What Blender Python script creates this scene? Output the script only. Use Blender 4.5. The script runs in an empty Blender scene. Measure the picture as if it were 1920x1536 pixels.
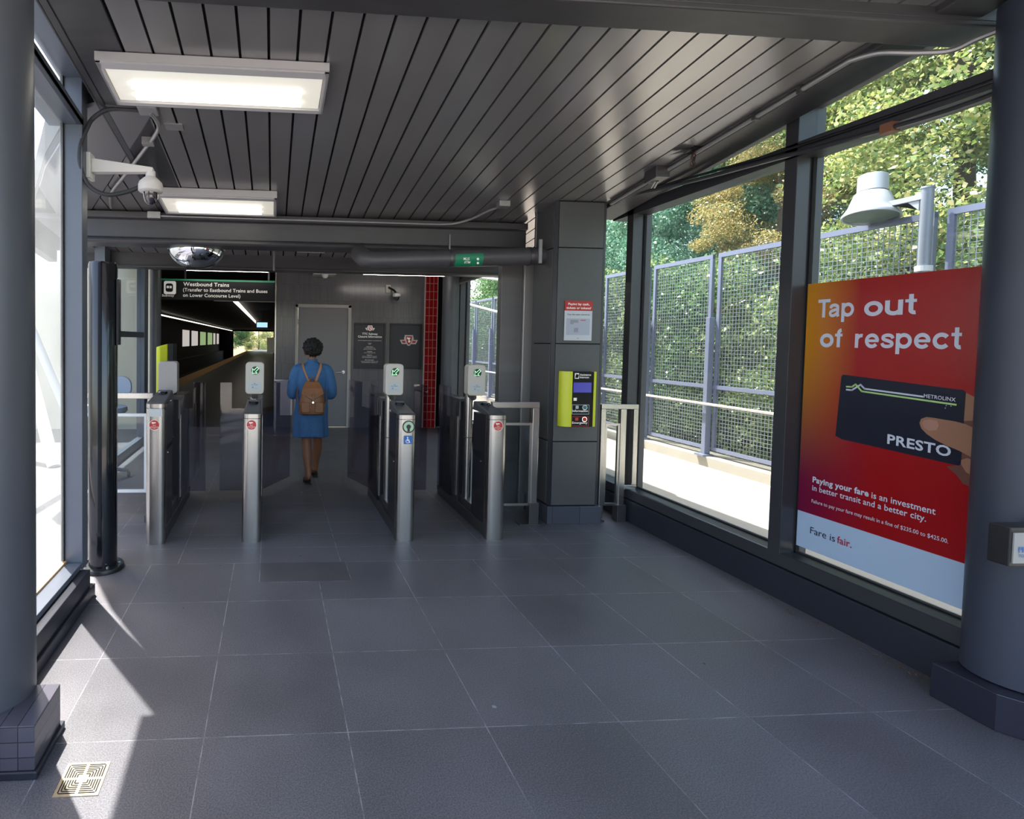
import bpy, bmesh, math, random
import numpy as np
from mathutils import Vector, Matrix, noise
random.seed(7); RNG = np.random.default_rng(7)
S = bpy.context.scene
COL = S.collection
PI = math.pi
# ------------------------------------------------------------------ camera
F_, CX, CY, YAW, PITCH, ROLL = 1040.2, 589.0, 676.8, .0744, .0366, .0144
def rot():
    cy, sy = math.cos(YAW), math.sin(YAW); cp, sp = math.cos(PITCH), math.sin(PITCH); cr, sr = math.cos(ROLL), math.sin(ROLL)
    B = Matrix(((1,0,0),(0,0,-1),(0,1,0)))
    Ry = Matrix(((cy,-sy,0),(sy,cy,0),(0,0,1))); Rp = Matrix(((1,0,0),(0,cp,-sp),(0,sp,cp))); Rr = Matrix(((cr,-sr,0),(sr,cr,0),(0,0,1)))
    return Rr @ Rp @ B @ Ry
M = rot()
cd = bpy.data.cameras.new('camera'); cam = bpy.data.objects.new('camera', cd); COL.objects.link(cam)
mw = Matrix((M[0], -M[1], -M[2])).transposed().to_4x4(); mw.translation = (0, 0, 1.65)
cam.matrix_world = mw
cd.sensor_width = 36; cd.lens = F_/1920*36; cd.shift_x = (960-CX)/1920; cd.shift_y = -(768-CY)/1920
cd.clip_start = .05; cd.clip_end = 500
S.camera = cam
# ------------------------------------------------------------------ sky, sun, exposure
W = bpy.data.worlds.new('world'); S.world = W; W.use_nodes = True
nt = W.node_tree; nt.nodes.clear()
sky = nt.nodes.new('ShaderNodeTexSky'); sky.sky_type = 'NISHITA'; sky.sun_disc = False
sky.sun_elevation = math.radians(60); sky.sun_rotation = math.radians(-35); sky.dust_density = 2.5; sky.air_density = 1.0
bg = nt.nodes.new('ShaderNodeBackground'); wo = nt.nodes.new('ShaderNodeOutputWorld')
bg.inputs[1].default_value = .55
wbm = nt.nodes.new('ShaderNodeMix'); wbm.data_type = 'RGBA'; wbm.blend_type = 'MULTIPLY'; wbm.inputs[0].default_value = 1; wbm.inputs[7].default_value = (1.0, .93, .84, 1)
nt.links.new(sky.outputs[0], wbm.inputs[6]); nt.links.new(wbm.outputs[2], bg.inputs[0]); nt.links.new(bg.outputs[0], wo.inputs[0])
sd = bpy.data.lights.new('sun', 'SUN'); sun = bpy.data.objects.new('sun', sd); COL.objects.link(sun)
SDIR = Vector((-.285, .40, 1.)).normalized()
sun.rotation_euler = SDIR.to_track_quat('Z', 'Y').to_euler(); sd.energy = 11.0; sd.angle = math.radians(.6); sd.color = (1, .95, .87)
S.view_settings.view_transform = 'Standard'; S.view_settings.look = 'None'; S.view_settings.gamma = 1; S.view_settings.exposure = .72
S.view_settings.use_curve_mapping = False
# ------------------------------------------------------------------ materials
def lin(c):
    return tuple(((x/255)/12.92 if x/255 <= .04045 else ((x/255+.055)/1.055)**2.4) for x in c)
def mat(name, rgb, rough=.5, metal=0., spec=.5, emit=None, es=1., coat=0., noise_amt=0., noise_scale=20., bump=0., aniso=None):
    m = bpy.data.materials.new(name); m.use_nodes = True; n = m.node_tree; b = n.nodes['Principled BSDF']
    b.inputs['Base Color'].default_value = (*rgb, 1); b.inputs['Roughness'].default_value = rough; b.inputs['Metallic'].default_value = metal
    b.inputs['Specular IOR Level'].default_value = spec; b.inputs['Coat Weight'].default_value = coat
    if emit: b.inputs['Emission Color'].default_value = (*emit, 1); b.inputs['Emission Strength'].default_value = es
    if noise_amt or bump:
        tc = n.nodes.new('ShaderNodeTexCoord'); nz = n.nodes.new('ShaderNodeTexNoise'); nz.inputs['Scale'].default_value = noise_scale; nz.inputs['Detail'].default_value = 6
        mp = n.nodes.new('ShaderNodeMapping')
        if aniso: mp.inputs['Scale'].default_value = aniso
        n.links.new(tc.outputs['Object'], mp.inputs[0]); n.links.new(mp.outputs[0], nz.inputs['Vector'])
        if noise_amt:
            mx = n.nodes.new('ShaderNodeMix'); mx.data_type = 'RGBA'
            mx.inputs[6].default_value = (*[c*(1-noise_amt) for c in rgb], 1); mx.inputs[7].default_value = (*[min(1, c*(1+noise_amt)) for c in rgb], 1)
            n.links.new(nz.outputs[0], mx.inputs[0]); n.links.new(mx.outputs[2], b.inputs['Base Color'])
        if bump:
            bp = n.nodes.new('ShaderNodeBump'); bp.inputs['Strength'].default_value = bump; bp.inputs['Distance'].default_value = .003
            n.links.new(nz.outputs[0], bp.inputs['Height']); n.links.new(bp.outputs[0], b.inputs['Normal'])
    return m
def emat(name, rgb, s):
    m = bpy.data.materials.new(name); m.use_nodes = True; n = m.node_tree; n.nodes.clear()
    e = n.nodes.new('ShaderNodeEmission'); e.inputs[0].default_value = (*rgb, 1); e.inputs[1].default_value = s
    o = n.nodes.new('ShaderNodeOutputMaterial'); n.links.new(e.outputs[0], o.inputs[0]); return m
def glassmat(name, tint, refl=.08, film=0., filmcol=(.8,.85,.9)):
    m = bpy.data.materials.new(name); m.use_nodes = True; n = m.node_tree; n.nodes.clear()
    t = n.nodes.new('ShaderNodeBsdfTransparent'); t.inputs[0].default_value = (*tint, 1)
    g = n.nodes.new('ShaderNodeBsdfGlossy'); g.inputs['Roughness'].default_value = .02
    ge = n.nodes.new('ShaderNodeNewGeometry'); dt = n.nodes.new('ShaderNodeVectorMath'); dt.operation = 'DOT_PRODUCT'
    n.links.new(ge.outputs['Incoming'], dt.inputs[0]); n.links.new(ge.outputs['Normal'], dt.inputs[1])
    def mth(op, a, b_):
        x = n.nodes.new('ShaderNodeMath'); x.operation = op
        for i, q in enumerate((a, b_)):
            if q is None: continue
            if isinstance(q, (int, float)): x.inputs[i].default_value = q
            else: n.links.new(q, x.inputs[i])
        return x.outputs[0]
    mu_ = mth('MULTIPLY', mth('POWER', mth('SUBTRACT', 1., mth('ABSOLUTE', dt.outputs['Value'], None)), 5.), .3)
    mu = n.nodes.new('ShaderNodeMath'); mu.operation = 'ADD'; n.links.new(mu_, mu.inputs[0]); mu.inputs[1].default_value = refl*.5
    mx = n.nodes.new('ShaderNodeMixShader'); n.links.new(mu.outputs[0], mx.inputs[0]); n.links.new(t.outputs[0], mx.inputs[1]); n.links.new(g.outputs[0], mx.inputs[2])
    o = n.nodes.new('ShaderNodeOutputMaterial'); last = mx
    if film:
        d = n.nodes.new('ShaderNodeBsdfTranslucent'); d.inputs[0].default_value = (*filmcol, 1)
        tc = n.nodes.new('ShaderNodeTexCoord'); nz = n.nodes.new('ShaderNodeTexNoise'); nz.inputs['Scale'].default_value = 1.6; nz.inputs['Detail'].default_value = 5
        mm = n.nodes.new('ShaderNodeMath'); mm.operation = 'MULTIPLY'; mm.inputs[1].default_value = film*2
        n.links.new(tc.outputs['Object'], nz.inputs['Vector']); n.links.new(nz.outputs[0], mm.inputs[0])
        m2 = n.nodes.new('ShaderNodeMixShader'); n.links.new(mm.outputs[0], m2.inputs[0]); n.links.new(last.outputs[0], m2.inputs[1]); n.links.new(d.outputs[0], m2.inputs[2]); last = m2
    n.links.new(last.outputs[0], o.inputs[0]); return m
class NT:
    def __init__(s, name):
        s.m = bpy.data.materials.new(name); s.m.use_nodes = True; s.t = s.m.node_tree; s.b = s.t.nodes['Principled BSDF']
    def n(s, ty, **kw):
        x = s.t.nodes.new('ShaderNode'+ty)
        for k, v in kw.items():
            if k[0] == 'i' and k[1:].isdigit(): x.inputs[int(k[1:])].default_value = v
            else: setattr(x, k, v)
        return x
    def l(s, a, b): s.t.links.new(a, b)
    def math(s, op, a, b=None, c=None):
        x = s.n('Math', operation=op)
        for i, v in enumerate((a, b, c)):
            if v is None: continue
            if isinstance(v, (int, float)): x.inputs[i].default_value = v
            else: s.l(v, x.inputs[i])
        return x.outputs[0]
    def mix(s, f, a, b):
        x = s.n('Mix', data_type='RGBA')
        for i, v in ((0, f), (6, a), (7, b)):
            if isinstance(v, (int, float)): x.inputs[i].default_value = v
            elif isinstance(v, tuple): x.inputs[i].default_value = (*v, 1)
            else: s.l(v, x.inputs[i])
        return x.outputs[2]
def m_floor():
    k = NT('slate_floor'); tc = k.n('TexCoord'); sp = k.n('SeparateXYZ'); k.l(tc.outputs['Object'], sp.inputs[0]); x, y = sp.outputs[0], sp.outputs[1]
    def joint(v, off, pitch, w):
        d = k.math('SUBTRACT', v, off); d = k.math('DIVIDE', d, pitch); f = k.math('FRACT', d)
        a = k.math('MINIMUM', f, k.math('SUBTRACT', 1., f)); a = k.math('MULTIPLY', a, pitch)
        return k.math('LESS_THAN', a, w)
    near = k.math('LESS_THAN', y, 4.066)
    jn = k.math('MAXIMUM', joint(x, -.266, .6, .0022), joint(y, 4.064, .6, .0022))
    jf = k.math('MAXIMUM', joint(x, -.676, .6, .0022), joint(y, 4.064, .3, .0022))
    j = k.math('ADD', k.math('MULTIPLY', near, jn), k.math('MULTIPLY', k.math('SUBTRACT', 1., near), jf))
    # per tile tone
    cx = k.math('FLOOR', k.math('DIVIDE', k.math('SUBTRACT', x, -.266), .6)); cy = k.math('FLOOR', k.math('DIVIDE', k.math('SUBTRACT', y, 4.064), .6))
    cb = k.n('CombineXYZ'); k.l(cx, cb.inputs[0]); k.l(cy, cb.inputs[1]); wn = k.n('TexWhiteNoise'); k.l(cb.outputs[0], wn.inputs[0])
    n1 = k.n('TexNoise'); n1.inputs['Scale'].default_value = 170; n1.inputs['Detail'].default_value = 4; k.l(tc.outputs['Object'], n1.inputs['Vector'])
    n2 = k.n('TexNoise'); n2.inputs['Scale'].default_value = 1.7; n2.inputs['Detail'].default_value = 6; k.l(tc.outputs['Object'], n2.inputs['Vector'])
    n3 = k.n('TexNoise'); n3.inputs['Scale'].default_value = 9; n3.inputs['Detail'].default_value = 3; k.l(tc.outputs['Object'], n3.inputs['Vector'])
    rp = k.n('ValToRGB'); rp.color_ramp.elements[0].position = .3; rp.color_ramp.elements[1].position = .72
    rp.color_ramp.elements[0].color = (.075,.074,.085,1); rp.color_ramp.elements[1].color = (.19,.187,.212,1)
    s = k.math('MULTIPLY_ADD', n1.outputs[0], .95, -.0); s = k.math('ADD', s, k.math('MULTIPLY_ADD', n2.outputs[0], .35, -.2)); s = k.math('ADD', s, k.math('MULTIPLY_ADD', wn.outputs[0], .10, -.05))
    k.l(s, rp.inputs[0])
    inr = k.math('MULTIPLY', k.math('MULTIPLY', k.math('GREATER_THAN', x, -.072), k.math('LESS_THAN', x, .556)), k.math('MULTIPLY', k.math('GREATER_THAN', y, 3.735), k.math('LESS_THAN', y, 4.066)))
    ino = k.math('MULTIPLY', k.math('MULTIPLY', k.math('GREATER_THAN', x, -.076), k.math('LESS_THAN', x, .560)), k.math('MULTIPLY', k.math('GREATER_THAN', y, 3.731), k.math('LESS_THAN', y, 4.068)))
    j = k.math('MAXIMUM', k.math('MULTIPLY', j, k.math('SUBTRACT', 1., inr)), k.math('SUBTRACT', ino, inr))
    dk = k.mix(k.math('MULTIPLY', inr, .35), rp.outputs[0], (.03,.03,.03))
    # grout comes and goes
    fade = k.math('MULTIPLY', j, k.math('MULTIPLY_ADD', n3.outputs[0], 3.2, -1.15))
    fade = k.math('MINIMUM', k.math('MAXIMUM', fade, k.math('MULTIPLY', j, .12)), .75)
    c = k.mix(fade, dk, (.36,.36,.39))
    # gum spots and wear
    vo = k.n('TexVoronoi'); vo.inputs['Scale'].default_value = 2.6; vo.inputs['Randomness'].default_value = 1; k.l(tc.outputs['Object'], vo.inputs['Vector'])
    dot = k.math('LESS_THAN', vo.outputs['Distance'], .032)
    gr = k.n('SeparateColor'); k.l(vo.outputs['Color'], gr.inputs[0])
    c = k.mix(k.math('MULTIPLY', dot, k.math('GREATER_THAN', gr.outputs[0], .62)), c, (.30,.31,.34))
    vo2 = k.n('TexVoronoi'); vo2.inputs['Scale'].default_value = 3.7; k.l(tc.outputs['Object'], vo2.inputs['Vector'])
    gr2 = k.n('SeparateColor'); k.l(vo2.outputs['Color'], gr2.inputs[0])
    c = k.mix(k.math('MULTIPLY', k.math('LESS_THAN', vo2.outputs['Distance'], .028), k.math('GREATER_THAN', gr2.outputs[1], .5)), c, (.03,.03,.035))
    k.l(c, k.b.inputs['Base Color']); k.b.inputs['Roughness'].default_value = .42
    k.l(k.math('MULTIPLY_ADD', n2.outputs[0], .35, .28), k.b.inputs['Roughness'])
    bp = k.n('Bump'); bp.inputs['Strength'].default_value = .35; bp.inputs['Distance'].default_value = .002
    k.l(k.math('SUBTRACT', n1.outputs[0], k.math('MULTIPLY', j, .6)), bp.inputs['Height']); k.l(bp.outputs[0], k.b.inputs['Normal'])
    return k.m
def m_tiles(name, rgb, grout, px, pz, ox=0., oz=0., w=.002, axes=(0, 2), rough=.25, var=.15):
    k = NT(name); tc = k.n('TexCoord'); sp = k.n('SeparateXYZ'); k.l(tc.outputs['Object'], sp.inputs[0])
    a, b = sp.outputs[axes[0]], sp.outputs[axes[1]]
    def joint(v, off, pitch):
        f = k.math('FRACT', k.math('DIVIDE', k.math('SUBTRACT', v, off), pitch)); q = k.math('MULTIPLY', k.math('MINIMUM', f, k.math('SUBTRACT', 1., f)), pitch)
        return k.math('LESS_THAN', q, w)
    j = k.math('MAXIMUM', joint(a, ox, px), joint(b, oz, pz))
    cb = k.n('CombineXYZ'); k.l(k.math('FLOOR', k.math('DIVIDE', k.math('SUBTRACT', a, ox), px)), cb.inputs[0]); k.l(k.math('FLOOR', k.math('DIVIDE', k.math('SUBTRACT', b, oz), pz)), cb.inputs[1])
    wn = k.n('TexWhiteNoise'); k.l(cb.outputs[0], wn.inputs[0])
    c = k.mix(wn.outputs[0], tuple(x*(1-var) for x in rgb), tuple(x*(1+var) for x in rgb))
    c = k.mix(j, c, grout); k.l(c, k.b.inputs['Base Color']); k.b.inputs['Roughness'].default_value = rough
    bp = k.n('Bump'); bp.inputs['Strength'].default_value = .5; bp.inputs['Distance'].default_value = .002; k.l(k.math('SUBTRACT', 1., j), bp.inputs['Height']); k.l(bp.outputs[0], k.b.inputs['Normal'])
    return k.m
def m_leaf(name, cols):
    k = NT(name); g = k.n('NewGeometry'); rp = k.n('ValToRGB')
    el = rp.color_ramp.elements
    while len(el) < len(cols): el.new(.5)
    for i, c in enumerate(cols): el[i].position = i/(len(cols)-1); el[i].color = (*c, 1)
    k.l(g.outputs['Random Per Island'], rp.inputs[0])
    k.t.nodes.remove(k.b); d = k.n('BsdfDiffuse'); t = k.n('BsdfTranslucent'); gl = k.n('BsdfGlossy'); gl.inputs['Roughness'].default_value = .35
    k.l(rp.outputs[0], d.inputs[0]); k.l(rp.outputs[0], t.inputs[0])
    m1 = k.n('MixShader'); m1.inputs[0].default_value = .35; k.l(d.outputs[0], m1.inputs[1]); k.l(t.outputs[0], m1.inputs[2])
    m2 = k.n('MixShader'); m2.inputs[0].default_value = .06; k.l(m1.outputs[0], m2.inputs[1]); k.l(gl.outputs[0], m2.inputs[2])
    k.l(m2.outputs[0], k.t.nodes['Material Output'].inputs[0]); return k.m
def m_poster():
    # printed colour field: orange top corner, red middle, plum lower corner (coordinates local to the sheet)
    k = NT('poster_print'); tc = k.n('TexCoord'); sp = k.n('SeparateXYZ'); k.l(tc.outputs['Object'], sp.inputs[0])
    u = k.math('MULTIPLY', sp.outputs[1], -1.); v = sp.outputs[2]      # u 0..1 to the right, v 0..1.68 upward
    r = k.math('DIVIDE', u, .95)
    top = k.mix(k.math('MINIMUM', k.math('MULTIPLY', r, 2.9), 1.), (.58,.25,.01), (.36,.008,.009))
    bot = k.mix(k.math('MINIMUM', k.math('MULTIPLY', r, 2.2), 1.), (.15,.004,.045), (.33,.005,.008))
    t = k.n('MapRange', interpolation_type='SMOOTHSTEP'); t.inputs[1].default_value = .35; t.inputs[2].default_value = 1.45; k.l(v, t.inputs[0])
    c = k.mix(t.outputs[0], bot, top); k.l(c, k.b.inputs['Base Color']); k.b.inputs['Roughness'].default_value = .22
    return k.m
grey = mat('grey_paint', (.088,.092,.108), .38, 0, .5, noise_amt=.12, noise_scale=3)
frame_m = mat('window_frame_paint', (.045,.046,.054), .33, .15, .5, noise_amt=.1, noise_scale=4)
frame_lt = mat('bluish_frame_paint', (.12,.135,.17), .35, .1, .5, noise_amt=.08, noise_scale=4)
beam_m = mat('beam_paint', (.055,.052,.058), .42, .1, .5, noise_amt=.25, noise_scale=5, bump=.2, aniso=(1,4,4))
board_m = mat('ceiling_board_metal', (.34,.325,.33), .24, .6, .5, noise_amt=.08, noise_scale=2.5)
black_m = mat('black_gap', (.004,.004,.005), .9)
dark_m = mat('dark_plastic', (.012,.012,.015), .35)
gloss_black = mat('glossy_black_paint', (.006,.007,.012), .16, 0, .5, coat=.3)
steel = mat('brushed_steel', (.50,.48,.46), .27, 1., noise_amt=.12, noise_scale=60, aniso=(1,1,.05))
steel_dk = mat('dark_brushed_steel', (.14,.135,.14), .35, .8, noise_amt=.1, noise_scale=30)
smoke_panel = mat('smoked_panel', (.028,.027,.033), .22, .2)
lid_m = mat('gate_lid', (.06,.062,.07), .45)
cream = mat('reader_shell', (.52,.485,.43), .4)
white = mat('white_paint', (.74,.74,.72), .45)
housing = mat('fixture_white_metal', (.50,.48,.49), .4)
galv = mat('galvanised_conduit', (.36,.35,.35), .38, .6, noise_amt=.15, noise_scale=15)
tube_m = emat('lit_tube', (1,.96,.84), 2.0)
diff_m = mat('lit_diffuser', (.8,.8,.75), .4, emit=(1,.93,.76), es=.24)
tube2_m = emat('platform_tube', (1,.90,.78), 2.2)
rear_tube = emat('rear_tube', (1,.93,.84), 14)
glass_r = glassmat('window_glass', (.93,.96,.95), .06, film=.02)
glass_l = glassmat('dusty_glass', (.98,.99,.995), .04, film=.10, filmcol=(.86,.88,.86))
glass_s = glassmat('smoked_glass', (.70,.68,.74), .10)
glass_c = glassmat('clear_panel_glass', (.80,.84,.86), .08)
plinth_t = m_tiles('plinth_tiles', (.055,.052,.072), (.03,.028,.032), .065, .065, w=.0022, axes=(1,2))
plinth_f = m_tiles('plinth_tiles_front', (.055,.052,.072), (.03,.028,.032), .065, .065, w=.0022)
mosaic = m_tiles('rear_wall_mosaic', (.135,.124,.138), (.085,.079,.087), .025, .30, w=.002, rough=.2, var=.09)
redtile = m_tiles('red_tiles', (.34,.012,.014), (.62,.32,.28), .078, .154, ox=.012, w=.004, rough=.15)
curb_m = mat('curb_slate', (.022,.024,.036), .4, noise_amt=.25, noise_scale=60)
colpanel = mat('column_panel', (.085,.085,.088), .42, .1, noise_amt=.1, noise_scale=25)
concrete = mat('pale_concrete', (.32,.295,.26), .85, noise_amt=.12, noise_scale=2.5)
walk_m = mat('walkway_concrete', (.34,.31,.27), .9, noise_amt=.08, noise_scale=3)
creamwall = mat('cream_wall', (.85,.78,.62), .7, noise_amt=.06, noise_scale=1)
fence_m = mat('fence_blue_grey_paint', (.15,.17,.255), .4, .1)
wire_m = mat('mesh_wire', (.24,.27,.31), .4, .3)
bark = mat('bark', (.10,.075,.05), .9, noise_amt=.3, noise_scale=12)
earth = mat('earth_bank', (.03,.04,.018), .95, noise_amt=.4, noise_scale=3)
red_m = mat('sign_red', (.46,.025,.022), .45); redst = mat('sticker_red', (.55,.045,.04), .4)
sheet_m = mat('notice_paper', (.55,.57,.62), .5)
navy = mat('card_navy', (.010,.013,.030), .25); poster_w = mat('poster_white_band', (.42,.55,.74), .3)
ptext = mat('poster_lettering', (.62,.66,.78), .4); lime = mat('lime_print', (.45,.70,.25), .4)
inkdk = mat('dark_ink', (.015,.012,.03), .4); inkred = mat('ink_red', (.45,.02,.05), .4)
skinp = mat('printed_skin', (.33,.16,.10), .35); skinp2 = mat('printed_skin_shade', (.14,.055,.04), .35); nailp = mat('printed_nail', (.42,.22,.17), .3)
sign_bk = mat('sign_black', (.007,.007,.009), .5, 0, .25); sign_w = mat('sign_white', (.72,.70,.66), .4, emit=(1,.97,.9), es=.12)
green_m = mat('sign_green', (.01,.22,.11), .4); yel = mat('lime_yellow', (.62,.66,.03), .35); blue_sc = mat('blue_screen', (.03,.03,.16), .2, emit=(.08,.08,.5), es=.3)
blue_st = mat('accessible_blue', (.02,.14,.45), .4); arrow_g = emat('arrow_light', (.35,1,.5), 1.1); arrow_bk = mat('arrow_black', (.004,.02,.008), .3)
label_m = mat('pale_label', (.45,.50,.52), .4); greenring = mat('target_green', (.42,.62,.42), .3)
door_m = mat('door_grey', (.19,.182,.20), .4); dframe = mat('door_frame', (.40,.38,.36), .4)
chrome = mat('chrome', (.75,.75,.76), .08, 1.); leather = mat('tan_leather', (.21,.078,.022), .45, noise_amt=.3, noise_scale=18, bump=.3); leather_dk = mat('strap_leather', (.22,.085,.035), .5)
denim = mat('denim_blue', (.040,.13,.29), .8, noise_amt=.22, noise_scale=35, bump=.4); skin = mat('brown_skin', (.22,.095,.05), .5); hair_m = mat('black_hair', (.008,.006,.006), .75, noise_amt=.5, noise_scale=60, bump=1.)
blackrub = mat('black_rubber', (.01,.01,.01), .6); yellow_strip = mat('platform_yellow', (.42,.22,.02), .6, noise_amt=.2, noise_scale=8)
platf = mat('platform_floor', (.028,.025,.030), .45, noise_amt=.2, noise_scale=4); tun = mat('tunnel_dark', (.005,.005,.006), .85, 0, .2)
pipe_m = mat('pipe_paint', (.075,.07,.078), .38, .1, noise_amt=.2, noise_scale=6)
cable_m = mat('cable_grey', (.03,.03,.035), .5); brown_m = mat('bronze_drain', (.42,.34,.22), .5, .4, noise_amt=.35, noise_scale=30)
chair_bl = mat('chair_fabric', (.30,.36,.46), .7); chair_st = mat('chair_dark', (.09,.11,.16), .4)
glow_w = emat('bright_opening', (1.,.93,.86), .32); glow_g = emat('green_opening', (.62,.85,.42), .28); redled = emat('red_display', (1,.25,.12), 1.6); bluled = emat('blue_display', (.35,.6,1), .9)
# ------------------------------------------------------------------ mesh helpers
class MB:
    def __init__(s): s.v = []; s.f = []; s.mi = []; s.m = 0
    def add(s, vs, fs):
        b = len(s.v); s.v += [tuple(v) for v in vs]; s.f += [tuple(b+i for i in f) for f in fs]; s.mi += [s.m]*len(fs); return s
    def box(s, x0, x1, y0, y1, z0, z1):
        v = [(x, y, z) for z in (z0, z1) for y in (y0, y1) for x in (x0, x1)]
        return s.add(v, [(0,2,3,1),(4,5,7,6),(0,1,5,4),(2,6,7,3),(0,4,6,2),(1,3,7,5)])
    def hexa(s, bot, top):
        return s.add(list(bot)+list(top), [(3,2,1,0),(4,5,6,7),(0,1,5,4),(1,2,6,5),(2,3,7,6),(3,0,4,7)])
    def prism(s, poly, o, u, v, d):     # poly (a,b) in plane o + a u + b v, extruded by vector d
        o, u, v, d = map(Vector, (o, u, v, d)); n = len(poly)
        a = [o+u*p[0]+v*p[1] for p in poly]; b = [p+d for p in a]
        return s.add(a+b, [tuple(range(n)), tuple(range(2*n-1, n-1, -1))]+[(i, (i+1)%n+0, (i+1)%n+n, i+n)[::-1] for i in range(n)])
    def flat(s, poly, o, u, v):
        o, u, v = map(Vector, (o, u, v)); return s.add([o+u*p[0]+v*p[1] for p in poly], [tuple(range(len(poly)))])
    def tube(s, pts, r, n=12, cap=True, ell=None):
        pts = [Vector(p) for p in pts]; rs = r if isinstance(r, (list, tuple)) else [r]*len(pts)
        rings = []; up = None
        for i, p in enumerate(pts):
            d = (pts[min(i+1, len(pts)-1)]-pts[max(i-1, 0)]).normalized()
            if up is None: up = Vector((0,0,1)) if abs(d.z) < .9 else Vector((0,1,0))
            a = d.cross(up).normalized(); b = a.cross(d).normalized(); up = b
            k = 1.
            rings.append([p+(a*math.cos(t*2*PI/n)+b*math.sin(t*2*PI/n))*rs[i] for t in range(n)])
        vs = [q for rg in rings for q in rg]; fs = []
        for i in range(len(rings)-1):
            for t in range(n): fs.append((i*n+t, i*n+(t+1)%n, (i+1)*n+(t+1)%n, (i+1)*n+t))
        if cap: fs += [tuple(range(n))[::-1], tuple(range((len(rings)-1)*n, len(rings)*n))]
        return s.add(vs, fs)
    def cyl(s, a, b, r, n=20): return s.tube([a, b], r, n)
    def lathe(s, c, prof, n=28, cap=True):    # prof [(r,z)] about vertical axis
        vs = [(c[0]+r*math.cos(t*2*PI/n), c[1]+r*math.sin(t*2*PI/n), c[2]+z) for r, z in prof for t in range(n)]
        fs = [(i*n+t, i*n+(t+1)%n, (i+1)*n+(t+1)%n, (i+1)*n+t) for i in range(len(prof)-1) for t in range(n)]
        if cap: fs += [tuple(range(n))[::-1], tuple(range((len(prof)-1)*n, len(prof)*n))]
        return s.add(vs, fs)
    def disc(s, c, r, axis='y', n=28, r0=0):
        c = Vector(c)
        u, v = {'y': (Vector((1,0,0)), Vector((0,0,1))), 'x': (Vector((0,-1,0)), Vector((0,0,1))), 'z': (Vector((1,0,0)), Vector((0,1,0)))}[axis]
        o = [c+(u*math.cos(t*2*PI/n)+v*math.sin(t*2*PI/n))*r for t in range(n)]
        if not r0: return s.add(o, [tuple(range(n))])
        i_ = [c+(u*math.cos(t*2*PI/n)+v*math.sin(t*2*PI/n))*r0 for t in range(n)]
        return s.add(o+i_, [(t, (t+1)%n, n+(t+1)%n, n+t) for t in range(n)])
    def build(s, name, mats, parent=None, smooth=False, bevel=0, seg=2, label=None):
        me = bpy.data.meshes.new(name); off = Vector(parent_world(parent)) if parent else Vector((0,0,0))
        me.from_pydata([tuple(Vector(v)-off) for v in s.v], [], s.f)
        mats = mats if isinstance(mats, (list, tuple)) else [mats]
        for m in mats: me.materials.append(m)
        if len(mats) > 1: me.polygons.foreach_set('material_index', s.mi)
        bm = bmesh.new(); bm.from_mesh(me); bmesh.ops.recalc_face_normals(bm, faces=bm.faces); bm.to_mesh(me); bm.free()
        if smooth:
            me.polygons.foreach_set('use_smooth', [True]*len(me.polygons))
            try: me.set_sharp_from_angle(angle=math.radians(40))
            except Exception: pass
        me.update()
        o = bpy.data.objects.new(name, me); COL.objects.link(o)
        if parent: o.parent = parent
        if bevel:
            b = o.modifiers.new('bevel', 'BEVEL'); b.width = bevel; b.segments = seg; b.limit_method = 'ANGLE'; b.angle_limit = math.radians(40)
        if label: o['label'] = label
        return o
def parent_world(p):
    v = Vector((0,0,0))
    while p: v += p.location; p = p.parent
    return v
def thing(name, loc, label, cat, group=None):
    o = bpy.data.objects.new(name, None); COL.objects.link(o); o.location = loc; o.empty_display_size = .1
    o['label'] = label; o['category'] = cat
    if group: o['group'] = group
    return o
def tag(o, label, cat, group=None, kind=None):
    o['label'] = label; o['category'] = cat
    if group: o['group'] = group
    if kind: o['kind'] = kind
    return o
def struct(o): o['kind'] = 'structure'; return o
def copy_tree(o, parent=None):
    c = o.copy(); COL.objects.link(c); c.parent = parent
    for ch in [x for x in bpy.data.objects if x.parent == o and x != c]: copy_tree(ch, c)
    return c
bpy_font = None
def text_geo(body, bold=0.):
    cu = bpy.data.curves.new('t', 'FONT'); cu.body = body; cu.size = 1; cu.offset = bold; cu.resolution_u = 3; cu.space_character = 1+bold*2
    o = bpy.data.objects.new('t', cu); COL.objects.link(o)
    dg = bpy.context.evaluated_depsgraph_get(); me = bpy.data.meshes.new_from_object(o.evaluated_get(dg))
    vs = [v.co.copy() for v in me.vertices]; fs = [tuple(p.vertices) for p in me.polygons]
    bpy.data.objects.remove(o); bpy.data.curves.remove(cu); bpy.data.meshes.remove(me)
    return vs, fs
CAPH = None
def put_text(mb, body, o, u, v, cap, width=None, bold=0., center=False, mirror=False):
    """o baseline start, u,v unit axes, cap = height of capitals"""
    global CAPH
    if CAPH is None:
        a, _ = text_geo('H'); CAPH = max(p.y for p in a)-min(p.y for p in a)
    vs, fs = text_geo(body, bold); o, u, v = Vector(o), Vector(u), Vector(v)
    x0 = min(p.x for p in vs); x1 = max(p.x for p in vs); k = cap/CAPH; kx = k if width is None else width/(x1-x0)
    sh = (x1-x0)*kx/2 if center else 0
    mb.add([o+u*((p.x-x0)*kx-sh)+v*(p.y*k) for p in vs], fs)
UX, UY, UZ = (1,0,0), (0,1,0), (0,0,1)
def rrect(w, h, r, n=5):
    pts = []
    for cx, cy, a0 in ((w/2-r, h/2-r, 0), (-w/2+r, h/2-r, 90), (-w/2+r, -h/2+r, 180), (w/2-r, -h/2+r, 270)):
        for i in range(n+1): a = math.radians(a0+90*i/n); pts.append((cx+r*math.cos(a), cy+r*math.sin(a)))
    return pts
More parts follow.
